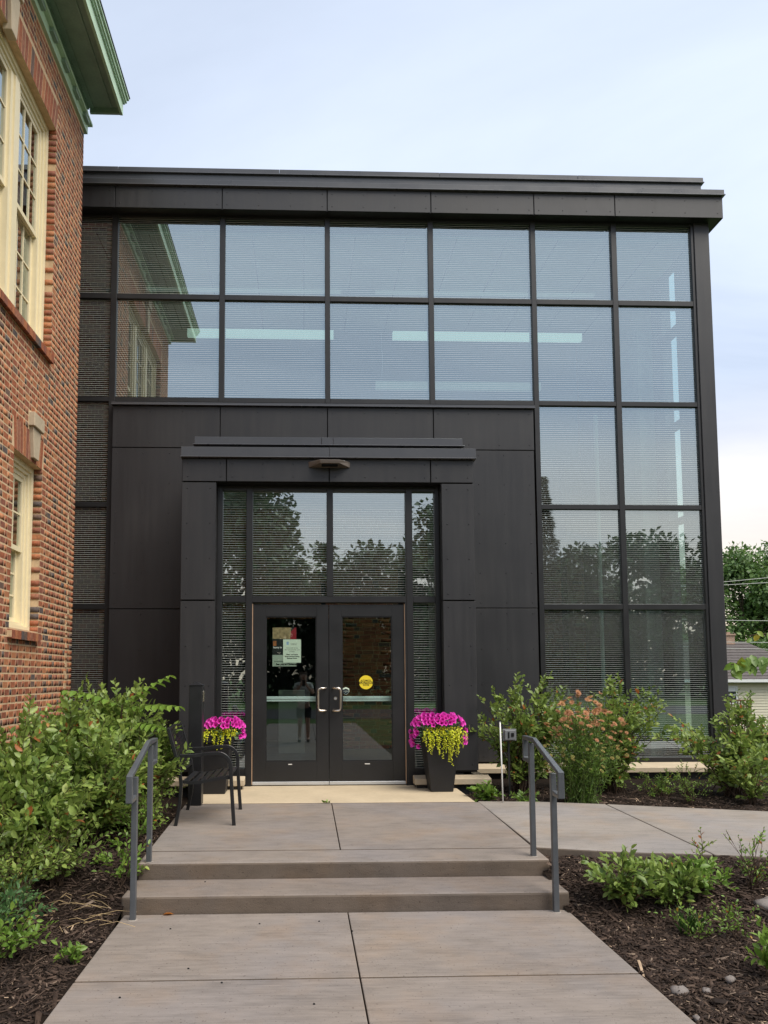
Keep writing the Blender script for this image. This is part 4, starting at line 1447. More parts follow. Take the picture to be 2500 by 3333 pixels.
for k in range(6):
    x = -1.045 + k * 0.075
    z = sz(x)
    sl = (sz(x + 0.02) - sz(x - 0.02)) / 0.04
    w = 0.024
    y0, y1 = YN + 0.02, YFAR - 0.02
    MB().hexa([(x - w, y0, z - sl * w - 0.004), (x + w, y0, z + sl * w - 0.004), (x + w, y1, z + sl * w - 0.004), (x - w, y1, z - sl * w - 0.004)],
              [(x - w, y0, z - sl * w + 0.004), (x + w, y0, z + sl * w + 0.004), (x + w, y1, z + sl * w + 0.004), (x - w, y1, z - sl * w + 0.004)]).build('seat_slat', MT['blackmetal'], ch, bevel=0.002)
MB().tube([(-1.205, YN, 0.815), (-1.208, (YN + YFAR) / 2, 0.83), (-1.205, YFAR, 0.815)], [(0.016, 0.010)] * 3, square=True).build('top_rail', MT['blackmetal'], ch, bevel=0.003)
MB().tube([(-1.098, YN, 0.44), (-1.098, YFAR, 0.44)], [(0.012, 0.010)] * 2, square=True).build('lower_rail', MT['blackmetal'], ch)
for k in range(9):
    y = YN + 0.055 + k * (YFAR - YN - 0.11) / 8
    w = 0.022
    pts = [(-1.10, 0.445), (-1.150, 0.63), (-1.203, 0.812)]
    m = MB()
    for (xa, za), (xb, zb) in zip(pts[:-1], pts[1:]):
        m.hexa([(xa - 0.004, y - w, za), (xa + 0.004, y - w, za), (xa + 0.004, y + w, za), (xa - 0.004, y + w, za)],
               [(xb - 0.004, y - w, zb), (xb + 0.004, y - w, zb), (xb + 0.004, y + w, zb), (xb - 0.004, y + w, zb)])
    m.build('back_slat', MT['blackmetal'], ch)

# ------------------------------------------------------------------ planters with petunias


def flower_mesh():
    v, f, tone = [], [], []
    n = 10
    for ring, (r, z) in enumerate(((0.004, -0.035), (0.008, -0.012), (0.024, 0.004))):
        for k in range(n):
            rr = r
            zz_ = z
            if ring == 2:
                rr = r * (1.14 if k % 2 == 0 else 0.86)
                zz_ = z - (0.0 if k % 2 else 0.005)
            v.append((rr * math.cos(2 * PI * k / n), rr * math.sin(2 * PI * k / n), zz_))
            tone.append(1.0 if ring == 0 else (0.92 if ring == 1 else 0.5))
    for r in range(2):
        for k in range(n):
            f.append((r * n + k, r * n + (k + 1) % n, (r + 1) * n + (k + 1) % n, (r + 1) * n + k))
    me = bpy.data.meshes.new('flower')
    me.from_pydata(v, [], f)
    a = me.attributes.new('tone', 'FLOAT', 'POINT')
    a.data.foreach_set('value', tone)
    me.materials.append(MT['petal'])
    me.polygons.foreach_set('use_smooth', [True] * len(f))
    return me


FLOWER = flower_mesh()


def strand_mesh(name, p0, out, length, parent):
    """one trailing stem: short outward run, then hanging, with paired round leaves"""
    n = max(6, int(length / 0.013))
    p = np.zeros((n, 3))
    q = np.array(p0, float)
    d = np.array([out[0], out[1], 0.25])
    for i in range(n):
        p[i] = q
        d = unit(d + np.array([rng.normal(0, .10), rng.normal(0, .10), -0.34]))
        q = q + d * length / n
    L = []
    for i in range(n):
        for sgn in (-1, 1):
            a = rng.uniform(0, PI)
            L.append((p[i], np.array([math.cos(a) * sgn, math.sin(a) * sgn - 0.25, rng.normal(0.1, .3)])))
    pos = np.array([l[0] for l in L])
    dd = np.array([l[1] for l in L])
    nr = unit(np.array([0, -1, 0.8]) + rng.normal(0, .5, (len(L), 3)))
    taper = np.repeat(np.linspace(1.0, 0.62, n), 2)
    return leaves(name, pos, dd, nr, rng.uniform(0.019, 0.027, len(L)) * taper, MT['jenny'], parent, rng.random(len(L)), width=0.42)


def planter(cx, cy, label, side, zr=0.66):
    p = thing('planter', label, 'planter', (cx, cy, 0), 'planters beside the doors')
    tb, tt = 0.125, 0.195
    # tapered square pot with thickness and a rim band
    out_b = [(cx - tb, cy - tb, 0.002), (cx + tb, cy - tb, 0.002), (cx + tb, cy + tb, 0.002), (cx - tb, cy + tb, 0.002)]
    sq = lambda r, z: [(cx - r, cy - r, z), (cx + r, cy - r, z), (cx + r, cy + r, z), (cx - r, cy + r, z)]
    m = MB()
    v = sq(tb, 0.002) + sq(tt, zr) + sq(tt - 0.02, zr) + sq(tt - 0.03, zr - 0.09)
    f = [(3, 2, 1, 0)]
    for r in range(3):
        f += [(r * 4 + k, r * 4 + (k + 1) % 4, (r + 1) * 4 + (k + 1) % 4, (r + 1) * 4 + k) for k in range(4)]
    f.append((12, 13, 14, 15))
    m.add(v, f)
    m.build('pot', MT['pot'], p, bevel=0.008, seg=2)
    m = MB()
    v = sq(tt + 0.004, zr - 0.055) + sq(tt + 0.012, zr - 0.05) + sq(tt + 0.012, zr + 0.004) + sq(tt - 0.004, zr + 0.004)
    f = []
    for r in range(3):
        f += [(r * 4 + k, r * 4 + (k + 1) % 4, (r + 1) * 4 + (k + 1) % 4, (r + 1) * 4 + k) for k in range(4)]
    m.add(v, f).build('rim', MT['pot'], p)
    MB().add(sq(tt - 0.021, zr - 0.03), [(0, 1, 2, 3)]).build('soil', MT['soil'], p)
    return p


def petunias(cx, cy, zr, n, label, rx, rz, spill, seed):
    t = thing('petunia_plant', label, 'flowers', (cx, cy, zr - 0.03), 'petunias in the planters')
    r_ = random.Random(seed)
    pos = []
    tries = 0
    while len(pos) < n and tries < 6000:
        tries += 1
        a = r_.uniform(-PI * 1.02, PI * 0.02)           # mostly the half towards the viewer
        el = r_.random() ** 0.8 * 1.25
        x = cx + rx * math.cos(a) * math.cos(el * 0.85)
        y = cy + 0.22 * math.sin(a) * math.cos(el * 0.85)
        z = zr + rz * (0.15 + math.sin(el))
        sidef = abs(math.cos(a))
        if el < 0.38:
            if sidef < 0.80:
                continue
            z = zr + rz * 0.3 - r_.random() * spill
        if all((x - q[0]) ** 2 + (y - q[1]) ** 2 * 0.6 + (z - q[2]) ** 2 > 0.036 ** 2 for q in pos):
            pos.append((x, y, z))
    o0 = wloc(t)
    for (x, y, z) in pos:
        o = bpy.data.objects.new('flower', FLOWER)
        COL.objects.link(o)
        o.parent = t
        o.location = (x - o0.x, y - o0.y, z - o0.z)
        d = Vector(((x - cx) * 1.6, (y - cy) * 1.6 - 0.18, (z - zr) * 1.0 + 0.08 + r_.gauss(0, 0.05)))
        o.rotation_euler = d.to_track_quat('Z', 'Y').to_euler()
        o.rotation_euler.rotate_axis('Z', r_.uniform(0, 6))
        s = r_.uniform(1.1, 1.5)
        o.scale = (s, s, s)
    # green leaves between the flowers
    m = 420
    a = rng.uniform(-PI, PI, m)
    el = rng.uniform(0, 1.5, m)
    q = rng.uniform(0.55, 0.96, m)
    P = np.stack([cx + rx * q * np.cos(a) * np.cos(el * .8), cy + 0.2 * q * np.sin(a) * np.cos(el * .8), zr - 0.03 + rz * q * np.sin(el) * 1.02], 1)
    d = unit(P - np.array([cx, cy, zr - 0.1]) + rng.normal(0, .1, (m, 3)))
    leaves('foliage', P, d, unit(np.array([0, -.4, 1.0]) + rng.normal(0, .5, (m, 3))), rng.uniform(.03, .055, m), MT['leafblue'], t, rng.random(m), 0.3)
    MB().tube([(cx, cy, zr - 0.05), (cx, cy, zr + rz * 0.4)], 0.02, 6).build('stem', MT['greenstem'], t)


def jenny(cx, cy, zr, label, strands):
    t = thing('creeping_jenny', label, 'trailing plant', (cx, cy, zr - 0.03), 'trailing plants in the planters')
    for (ox, ln) in strands:
        strand_mesh('trailing_stem', (cx + ox, cy - 0.165 + random.gauss(0, .01), zr + 0.005 + random.uniform(0, .03)), (random.gauss(0, .25), -1), ln * .9, t)
    m = 260
    P = np.stack([cx + rng.uniform(-.2, .2, m), cy - 0.11 - rng.uniform(0, .1, m), zr + rng.uniform(0, .07, m)], 1)
    leaves('mound', P, unit(rng.normal(0, 1, (m, 3)) + np.array([0, -.6, .2])), unit(np.array([0, -.7, 1]) + rng.normal(0, .4, (m, 3))), rng.uniform(.016, .024, m), MT['jenny'], t, rng.random(m), 0.42)


planter(-0.985, -1.74, 'black tapered square planter behind the metal chair', -1, 0.62)
petunias(-0.985 + 0.10, -1.765, 0.66, 34, 'magenta petunias in the planter behind the metal chair', 0.235, 0.15, 0.10, 3)
jenny(-0.985 + 0.05, -1.745, 0.645, 'short chartreuse creeping jenny in the planter behind the chair',
      [(-.20, .10), (-.17, .14), (-.13, .15), (-.10, .18), (-.06, .16), (-.02, .20), (.02, .26), (.05, .22), (.08, .22), (.10, .20), (.12, .12), (.15, .08), (.0, .14), (-.15, .1), (.17, .07)])
planter(1.540, -1.70, 'black tapered square planter standing right of the doors', 1, 0.62)
petunias(1.525, -1.73, 0.64, 62, 'magenta petunias spilling over the planter right of the doors', 0.325, 0.20, 0.20, 5)
jenny(1.555, -1.71, 0.645, 'long trailing chartreuse creeping jenny right of the doors',
      [(-.21, .22), (-.19, .28), (-.17, .24), (-.15, .30), (-.12, .25), (-.10, .30), (-.07, .34), (-.05, .28), (-.02, .38), (.0, .30), (.03, .44), (.05, .36), (.06, .42), (.08, .30), (.11, .34),
       (.13, .26), (.15, .30), (.18, .24), (.20, .22), (.22, .18), (-.22, .16), (.10, .22), (-.03, .24), (.16, .2), (-.13, .2)])

# ------------------------------------------------------------------ stake and outlet box in the bed
sk = thing('marker_stake', 'thin white marker stake at the edge of the path', 'stake', (2.044, -2.43, -0.1))
MB().tube([(2.046, -2.43, -0.12), (2.030, -2.43, 0.80)], 0.0075, 8).build('rod', MT['white'], sk, smooth=True)
MB().tube([(2.030, -2.43, 0.80), (2.0298, -2.43, 0.812)], [0.0075, 0.003], 8).build('tip', MT['white'], sk)
MT['greybox'] = plain('grey_box', (0.16, 0.165, 0.17), 0.5, 0.4)
ob_ = thing('outlet_box', 'grey weatherproof outlet box on a post behind the white stake', 'outlet', (2.26, -1.95, -0.1))
box('post', 2.25, 2.27, -1.945, -1.92, -0.12, 0.60, MT['blackmetal'], ob_)
box('back_box', 2.19, 2.342, -1.96, -1.9455, 0.572, 0.702, MT['greybox'], ob_, bevel=0.004)
box('cover', 2.205, 2.327, -1.99, -1.9605, 0.582, 0.692, MT['greybox'], ob_, bevel=0.006)
box('latch', 2.24, 2.255, -1.996, -1.9905, 0.605, 0.67, MT['gap'], ob_)
box('latch', 2.275, 2.305, -1.996, -1.9905, 0.62, 0.66, MT['gap'], ob_)


# ------------------------------------------------------------------ plants
def shrub(name, label, cat, base, rx, ry, h, n_stem, mat, leaf=(0.045, 0.075), group=None, dens=1.0, tone=(0, 1), width=0.27, up=0.55, orange=0.012, low=0.1, twig=(0.12, 0.26), step=0.024, stemmat='stem'):
    t = thing(name, label, cat, base, group)
    b = np.array(base, float)
    st_ = MB()
    P, D, N, SZ, TN = [], [], [], [], []
    for s in range(n_stem):
        a = rng.uniform(0, 2 * PI)
        r = math.sqrt(rng.random()) * 0.95
        end = np.array([rx * r * math.cos(a), ry * r * math.sin(a), h * rng.uniform(0.72, 1.0) * math.sqrt(max(0.08, 1 - 0.75 * r * r))])
        start = np.array([rng.normal(0, rx * 0.12), rng.normal(0, ry * 0.12), 0])
        mid = start * 0.4 + end * np.array([0.35, 0.35, 0.62]) + rng.normal(0, 0.03, 3)
        ts = np.linspace(0, 1, 9)
        C = ((1 - ts) ** 2)[:, None] * start + (2 * ts * (1 - ts))[:, None] * mid + (ts ** 2)[:, None] * end
        rad = 0.006 * (h / 0.8) ** 0.5
        st_.tube([tuple(b + c) for c in C[::2]], [rad * (1 - 0.75 * q) for q in ts[::2]], 5, cap=False)
        stone = rng.uniform(0.05, 0.36)
        # side twigs
        nt = max(3, int((5 + 5 * h) * dens))
        tw = [(C[-1], unit(C[-1] - C[-3]))]
        for k in range(nt):
            q = rng.uniform(low, 0.97)
            i = min(7, int(q * 8))
            p = C[i] + (C[i + 1] - C[i]) * (q * 8 - i)
            outw = np.array([p[0] / rx, p[1] / ry, 0]) + rng.normal(0, .8, 3)
            outw[2] = abs(rng.normal(0.25, 0.45))
            tw.append((p, unit(unit(outw) + np.array([0, 0, up * rng.uniform(0.2, 1.1)]))))
        for (p, d) in tw:
            ln = rng.uniform(*twig)
            n = max(4, int(ln / step))
            bend = rng.normal(0, .25, 3) + np.array([0, 0, -0.12])
            q = p.copy()
            dd = d.copy()
            pts = [tuple(b + q)]
            ax = unit(np.cross(d, rng.normal(0, 1, 3)))
            for i in range(n):
                dd = unit(dd + bend / n)
                q = q + dd * ln / n
                if i % 3 == 2 or i == n - 1:
                    pts.append(tuple(b + q))
                sgn = 1 if i % 2 else -1
                side = unit(ax * sgn + rng.normal(0, .35, 3))
                depth = (q[0] / rx) ** 2 + (q[1] / ry) ** 2 + (max(q[2], 0) / h) ** 2
                ld_ = unit(dd * 0.75 + side * 0.85 + np.array([0, 0, 0.12]))
                P.append(b + q)
                D.append(ld_)
                N.append(unit(np.array([0, -0.12, 1.0]) + 0.55 * side + rng.normal(0, .38, 3)))
                SZ.append(rng.uniform(*leaf) * (0.72 if i > n - 3 else 1.0))
                tn = tone[0] + (tone[1] - tone[0]) * np.clip(stone + 0.62 * rng.beta(2.0, 2.2) + 0.10 * (i / n), 0, 0.93)
                if rng.random() < orange:
                    tn = rng.uniform(0.965, 1.0)
                TN.append(tn)
            if len(pts) > 1:
                st_.tube(pts, [0.0022] * len(pts), 3, cap=False)
    st_.build('stems', MT[stemmat], t)
    fo = leaves('foliage', np.array(P), np.array(D), np.array(N), np.array(SZ), mat, t, np.array(TN), width)
    fo['kind'] = 'stuff'
    return t


GL = 'shrubs along the brick wall'
lz = lambda x, y: float(bed_left(np.array(x), np.array(y)))
rz_ = lambda x, y: float(bed_right(np.array(x), np.array(y)))
bz = lambda x, y: float(bed_back(np.array(x), np.array(y)))
for (x, y, rx, ry, h, ns, lab) in [
        (-1.90, -2.62, 0.52, 0.45, 1.28, 30, 'tallest leafy green shrub in the corner behind the chair'),
        (-2.10, -3.30, 0.48, 0.45, 1.12, 30, 'leafy green shrub right under the small brick wall window'),
        (-1.55, -3.22, 0.40, 0.42, 0.98, 26, 'leafy green shrub crowding the back of the metal chair'),
        (-1.72, -3.85, 0.46, 0.42, 0.92, 30, 'leafy green shrub behind the left handrail'),
        (-2.25, -4.05, 0.40, 0.45, 0.98, 26, 'dense leafy green shrub at the left picture edge'),
        (-1.98, -4.45, 0.42, 0.40, 0.72, 26, 'low dense shrub with orange leaves at the bark edge')]:
    shrub('leafy_shrub', lab, 'shrub', (x, y, lz(x, y)), rx, ry, h, int(ns * 1.55), MT['leaf'], (0.05, 0.10), GL, width=0.29)
for (x, y, rx, ry, h, ns, mt, lab) in [
        (-1.92, -4.95, 0.30, 0.26, 0.46, 20, 'leaf', 'low dark green shrub in front of the left shrubs'),
        (-1.70, -4.62, 0.20, 0.20, 0.42, 13, 'leaf', 'small spreading shrub at the edge of the left bark'),
        (-1.86, -5.32, 0.22, 0.16, 0.26, 12, 'leafblue', 'low blue green weed mound at the left picture edge'),
        (-1.66, -5.62, 0.15, 0.11, 0.15, 9, 'leafbright', 'small bright weed with reddish leaves low on the left'),
        (-1.36, -3.95, 0.15, 0.2, 0.42, 7, 'leafbright', 'sparse leafy stems between the left handrail posts'),
        (-1.36, -3.45, 0.20, 0.28, 0.62, 12, 'leaf', 'leafy stems leaning over the landing beside the chair'),
        (-1.27, -4.62, 0.06, 0.08, 0.22, 4, 'leafbright', 'thin yellow green sprig beside the left step')]:
    shrub('small_shrub', lab, 'shrub', (x, y, lz(x, y)), rx, ry, h, ns, MT[mt], (0.035, 0.06), GL, dens=0.8)

# arching pinnate fronds standing out of the left shrubs


def frond(t, p0, d0, ln, n, leafsize, sag, mat='leafblue'):
    q = np.array(p0, float)
    d = unit(np.array(d0, float))
    st_ = [tuple(q)]
    for i in range(n):
        d = unit(d + np.array([0, 0, -sag / n]))
        q = q + d * ln / n
        st_.append(tuple(q))
        side = unit(np.cross(d, np.array([0, 0, 1.0])))
        for sg in (-1, 1):
            ld_ = unit(side * sg * 0.9 + d * 0.45 + np.array([0, 0, -0.42]))
            nr = unit(np.array([0, 0, 1.0]) + 0.5 * side * sg + rng.normal(0, .12, 3))
            sz_ = leafsize * (0.75 + 0.5 * math.sin(PI * (i + 1) / (n + 1))) * rng.uniform(.9, 1.1)
            leaves('leaflet', q[None], ld_[None], nr[None], np.array([sz_]), MT[mt], t, np.array([rng.uniform(0.35, 0.8)]), 0.27)
    MB().tube(st_, [0.004 * (1 - 0.6 * k / n) for k in range(n + 1)], 5).build('frond_stem', MT['greenstem'], t)


fr = thing('pinnate_sapling', 'sapling with arching pinnate fronds above the left shrubs', 'sapling', (-1.75, -2.95, lz(-1.75, -2.95)))
MB().tube([(-1.75, -2.95, lz(-1.75, -2.95)), (-1.74, -2.97, 0.6), (-1.70, -3.0, 1.02)], [0.012, 0.009, 0.006], 6).build('trunk', MT['stem'], fr)
frond(fr, (-1.70, -3.0, 1.02), (0.8, -0.25, 0.62), 0.55, 7, 0.105, 0.25)
frond(fr, (-1.70, -3.0, 1.00), (-0.85, -0.35, 0.60), 0.52, 7, 0.11, 0.5)
frond(fr, (-1.70, -3.0, 0.98), (0.9, -0.35, 0.25), 0.60, 8, 0.105, 0.35)
frond(fr, (-1.71, -3.0, 0.86), (0.8, -0.6, 0.12), 0.56, 8, 0.10, 0.3)
frond(fr, (-1.73, -2.98, 0.80), (-0.5, -0.85, 0.35), 0.5, 7, 0.10, 0.5)

# right hand shrubs along the glass wall
GR = 'shrubs along the glass wall'
for (x, y, rx, ry, h, ns, lab) in [
        (2.55, -1.45, 0.60, 0.36, 1.40, 32, 'tall green shrub beside the white marker stake'),
        (3.60, -1.45, 0.68, 0.42, 1.30, 36, 'wide green shrub in front of the right hand panes'),
        (4.90, -1.75, 0.80, 0.45, 1.00, 38, 'green shrub at the foot of the corner column'),
        (4.75, -2.25, 0.35, 0.3, 0.62, 10, 'low green shrub behind the path near the right picture edge')]:
    shrub('garden_shrub', lab, 'shrub', (x, y, bz(x, y)), rx, ry, h, int(ns * 1.1), MT['leaf'], (0.055, 0.09), GR, dens=0.85, orange=0.03, width=0.29)
for (x, y, rx, ry, h, ns, mt, lf, lab) in [
        (4.05, -1.75, 0.50, 0.22, 0.26, 26, 'leafbright', (.02, .035), 'low fine leaved ground cover below the stone ledge'),
        (4.10, -2.20, 0.22, 0.18, 0.38, 14, 'leafbright', (.018, .03), 'small feathery yellow green shrub on the bark by the path'),
        (1.93, -2.12, 0.10, 0.08, 0.16, 6, 'leafbright', (.05, .09), 'small broad leaved weed next to the planter slab'),
        (2.30, -2.25, 0.10, 0.08, 0.12, 5, 'leafbright', (.04, .06), 'tiny weed at the path edge by the stake')]:
    shrub('ground_plant', lab, 'plant', (x, y, bz(x, y)), rx, ry, h, ns, MT[mt], lf, GR, dens=0.7, twig=(.06, .12), step=0.014)

# faded flower clump


def faded(x, y, rx, ry, h, n, label):
    z = bz(x, y)
    t = thing('faded_flower_clump', label, 'flowers', (x, y, z))
    stems = MB()
    P, D, N, SZ, TN = [], [], [], [], []
    o0 = wloc(t)
    for k in range(n):
        a = rng.uniform(0, 2 * PI)
        r = math.sqrt(rng.random())
        e = np.array([x + rx * r * math.cos(a) + 0.04, y + ry * r * math.sin(a) - 0.12 * r, z + h * rng.uniform(0.42, 1.0) * math.sqrt(1 - .55 * r * r)])
        s0 = np.array([x + rng.normal(0, .07), y + rng.normal(0, .06), z])
        m_ = s0 * .45 + e * .55 + np.array([0, 0, .12])
        pts = [s0, (s0 + m_) / 2 + rng.normal(0, .015, 3), m_, e]
        stems.tube([tuple(q) for q in pts], [0.004, 0.0035, 0.003, 0.002], 4, cap=False)
        for q in np.linspace(0.08, 0.9, 14):
            p = s0 + (e - s0) * q + np.array([0, 0, .25 * q * (1 - q)]) + rng.normal(0, .02, 3)
            for _ in range(2):
                P.append(p); D.append(unit(rng.normal(0, 1, 3) + np.array([0, 0, .6]))); N.append(unit(rng.normal(0, 1, 3) + np.array([0, -.3, 1]))); SZ.append(rng.uniform(.03, .06)); TN.append(rng.random() * .9)
        # head: a ring of narrow dry petals round a small cone
        nl = 13
        ax = unit(np.array([rng.normal(0, .5), -0.55 + rng.normal(0, .4), 0.8]))
        u_ = unit(np.cross(ax, np.array([1, .2, .1])))
        w_ = np.cross(ax, u_)
        hp, hd, hn, ht = [], [], [], []
        hz_ = (e[2] - z) / h
        size = rng.uniform(0.022, 0.032) * (1.5 if hz_ > 0.70 else 0.9)
        tn = np.clip(rng.normal(0.36 + 0.50 * (hz_ > 0.55), 0.14), 0, 1)
        for ring, (q0, up_) in enumerate(((1.0, 0.15), (0.62, 0.75))):
            for j in range(nl):
                b_ = 2 * PI * (j + 0.5 * ring) / nl
                dv = u_ * math.cos(b_) + w_ * math.sin(b_) + ax * up_
                hp.append(e); hd.append(dv * 1.0); hn.append(ax + rng.normal(0, .2, 3)); ht.append(np.clip(tn + rng.normal(0, .08) - 0.25 * ring, 0, 1))
        leaves('dried_head', np.array(hp), np.array(hd), np.array(hn), np.array([size] * nl + [size * .7] * nl), MT['dryhead'], t, np.array(ht), 0.16, simple=True)
    stems.build('stems', MT['greenstem'], t)
    fo = leaves('foliage', np.array(P), np.array(D), np.array(N), np.array(SZ), MT['leafbright'], t, np.array(TN) * 0.85, 0.10)
    fo['kind'] = 'stuff'


faded(2.93, -2.22, 0.46, 0.26, 1.20, 165, 'clump of faded salmon flower heads behind the path')

# right front bed
GF = 'low plants in the right front bed'
for (x, y, rx, ry, h, ns, mt, lf, lab) in [
        (2.16, -4.92, 0.22, 0.17, 0.30, 16, 'leaf', (.05, .08), 'low glossy shrub nearest the right handrail'),
        (2.42, -4.95, 0.20, 0.16, 0.27, 14, 'leaf', (.05, .08), 'low glossy shrub in the middle of the right bark bed'),
        (2.66, -4.88, 0.17, 0.13, 0.22, 11, 'leafbright', (.045, .075), 'low lighter green shrub right of the glossy shrubs'),
        (2.33, -5.42, 0.26, 0.12, 0.20, 8, 'leafbright', (.022, .035), 'sparse twiggy plant with small yellow green leaves'),
        (2.60, -5.38, 0.22, 0.13, 0.18, 7, 'leafbright', (.022, .035), 'sparse twiggy plant with reddish leaves'),
        (3.06, -4.85, 0.20, 0.18, 0.34, 12, 'leafbright', (.02, .035), 'wispy shrub with bare twigs at the right picture edge'),
        (2.44, -5.90, 0.06, 0.06, 0.22, 3, 'leafbright', (.05, .08), 'small bright sprout near the lower right corner'),
        (2.86, -4.62, 0.07, 0.06, 0.28, 2, 'leaf', (.025, .04), 'single thin twig with few leaves before the side path')]:
    sparse = 'sparse' in lab or 'twig' in lab
    shrub('low_shrub', lab, 'shrub', (x, y, rz_(x, y)), rx, ry, h, ns, MT[mt], lf, GF, dens=0.55 if sparse else 0.9, twig=(.05, .13), step=0.018, orange=0.05 if sparse else 0.01, up=0.8)


def tuft(x, y, z, n, h, label, mat='grassblade', spread=0.5):
    t = thing('grass_tuft', label, 'grass', (x, y, z), 'grass tufts in the bark')
    a = rng.uniform(0, 2 * PI, n)
    d = np.stack([np.cos(a) * spread, np.sin(a) * spread, np.ones(n)], 1) + rng.normal(0, .15, (n, 3))
    P = np.stack([x + rng.normal(0, .02, n), y + rng.normal(0, .02, n), np.full(n, z)], 1)
    leaves('blades', P, d, np.stack([np.cos(a), np.sin(a), np.zeros(n)], 1) * -1 + rng.normal(0, .2, (n, 3)), rng.uniform(.5, 1.0, n) * h, MT[mat], t, rng.random(n), 0.022)


tuft(2.36, -5.30, rz_(2.36, -5.30), 40, 0.20, 'grey green grass tuft among the twiggy plants')
tuft(-1.68, -5.35, lz(-1.68, -5.35), 16, 0.18, 'thin green grass blades on the left bark')
tuft(-2.02, -5.75, lz(-2.02, -5.75), 12, 0.26, 'tall grass blades at the lower left picture edge')
shrub('weed', 'single small green weed at the left walk edge', 'weed', (-1.26, -5.62, lz(-1.26, -5.62)), 0.05, 0.05, 0.09, 4, MT['leafbright'], (.04, .06), dens=0.5, twig=(.03, .05), step=0.016)
shrub('weed', 'tiny round leaved weed on the open left bark', 'weed', (-1.50, -4.32, lz(-1.50, -4.32)), 0.05, 0.05, 0.05, 5, MT['leafbright'], (.03, .045), dens=0.5, twig=(.02, .04), step=0.014)

# dry stalks and straw on the left bark
sw = MB()
for k in range(30):
    x, y = rng.uniform(-1.95, -1.28), rng.uniform(-5.15, -4.7)
    a = rng.uniform(-0.9, 0.9)
    L = rng.uniform(0.05, 0.26)
    z = lz(x, y) + 0.016
    sw.tube([(x, y, z), (x + L * .5 * math.cos(a), y + L * .5 * math.sin(a), z + rng.uniform(0.005, .03)), (x + L * math.cos(a), y + L * math.sin(a), z)], 0.0016, 4)
o = sw.build('dry_straw', MT['straw'])
tag(o, 'scattered dry straw stalks on the left bark', 'straw', kind='stuff')


def stone(x, y, z, sx, sy, sz_, label, mat='stone'):
    n1, n2 = 10, 7
    v, f = [], []
    ph = rng.uniform(0, 6, 4)
    for j in range(n2):
        th = PI * j / (n2 - 1)
        for i in range(n1):
            a = 2 * PI * i / n1
            k = 1 + 0.16 * math.sin(2 * a + ph[0]) * math.sin(th) + 0.12 * math.sin(3 * a + 2 * th + ph[1]) + 0.07 * math.sin(5 * a - th + ph[2])
            v.append((x + sx * k * math.sin(th) * math.cos(a), y + sy * k * math.sin(th) * math.sin(a), z + sz_ * k * math.cos(th)))
    for j in range(n2 - 1):
        for i in range(n1):
            f.append((j * n1 + i, j * n1 + (i + 1) % n1, (j + 1) * n1 + (i + 1) % n1, (j + 1) * n1 + i))
    o = MB().add(v, f).build('stone', MT[mat], None, smooth=True)
    tag(o, label, 'stone', 'stones lying on the bark')
    return o


stone(1.90, -6.02, rz_(1.90, -6.02) + 0.012, 0.055, 0.035, 0.022, 'largest pinkish flat stone in the right bark bed')
stone(2.03, -6.04, rz_(2.03, -6.04) + 0.008, 0.028, 0.02, 0.013, 'small pale stone right of the largest flat stone')
stone(2.22, -5.93, rz_(2.22, -5.93) + 0.012, 0.03, 0.024, 0.02, 'pale rounded stone below the bright sprout')
stone(3.03, -5.05, rz_(3.03, -5.05) + 0.01, 0.10, 0.08, 0.04, 'dark grey boulder beneath the wispy shrub')
stone(1.74 + 0.08, -6.32, rz_(1.82, -6.32) + 0.01, 0.02, 0.02, 0.014, 'small tan stone touching the walk at the bottom edge')


def fallen(x, y, z, L, label, seed):
    P = np.array([[x, y, z]])
    a = seed
    o = leaves('fallen_leaf', P, np.array([[math.cos(a), math.sin(a), 0.1]]), np.array([[0.1, 0.2, 1.0]]), np.array([L]), MT['leafbright'], None, np.array([1.0]), 0.35)
    tag(o, label, 'leaf', 'fallen leaves')


fallen(-1.60, -5.98, lz(-1.60, -5.98) + 0.02, 0.075, 'curled orange leaf on the bark at the lower left', 0.4)
fallen(-0.93, -4.865, -0.286, 0.075, 'dry leaf lying at the foot of the lowest step', 0.1)
sp_ = thing('weed', 'tiny sprout growing in the joint before the doors', 'weed', (0.24, -2.44, 0.0))
m = 12
a = rng.uniform(0, 2 * PI, m)
leaves('sprout_leaves', np.stack([0.24 + rng.normal(0, .02, m), np.full(m, -2.44), np.full(m, 0.0)], 1), np.stack([np.cos(a), np.sin(a) * .4, np.full(m, .7)], 1), rng.normal(0, .3, (m, 3)) + np.array([0, 0, 1]), rng.uniform(.025, .05, m), MT['leafbright'], sp_, rng.uniform(.3, .9, m), 0.25)

# dark droppings / seed spots on the walk
for k, (x, y, z) in enumerate([(-0.83, -5.12, -.29), (-0.28, -5.05, -.29), (0.40 - .1, -5.2, -.29), (-0.62, -5.72, -.29), (-0.42, -5.90, -.29), (-0.9, -6.05, -.29), (0.05, -6.15, -.29), (0.1, -5.02, -.29), (-0.7, -4.52, -.177)]):
    mb = MB()
    r = 0.007
    mb.hexa([(x + r * math.cos(q * PI / 3), y + r * math.sin(q * PI / 3), z) for q in range(6)], [(x + r * .6 * math.cos(q * PI / 3), y + r * .6 * math.sin(q * PI / 3), z + 0.005) for q in range(6)])
    o = mb.build('fallen_berry', MT['ink'])
    tag(o, ['tiny black berry on the lower walk near the left edge', 'tiny black berry left of the centre joint below the steps', 'tiny black berry touching the centre joint below the steps',
            'tiny black berry above the cross joint left of centre', 'tiny black berry just below the cross joint', 'tiny black berry nearest the lower left walk edge',
            'tiny black berry low on the walk beside the centre joint', 'tiny black berry at the foot of the lower riser', 'tiny black berry on the lower step tread'][k], 'berry', 'berries on the walk')

# ------------------------------------------------------------------ trees


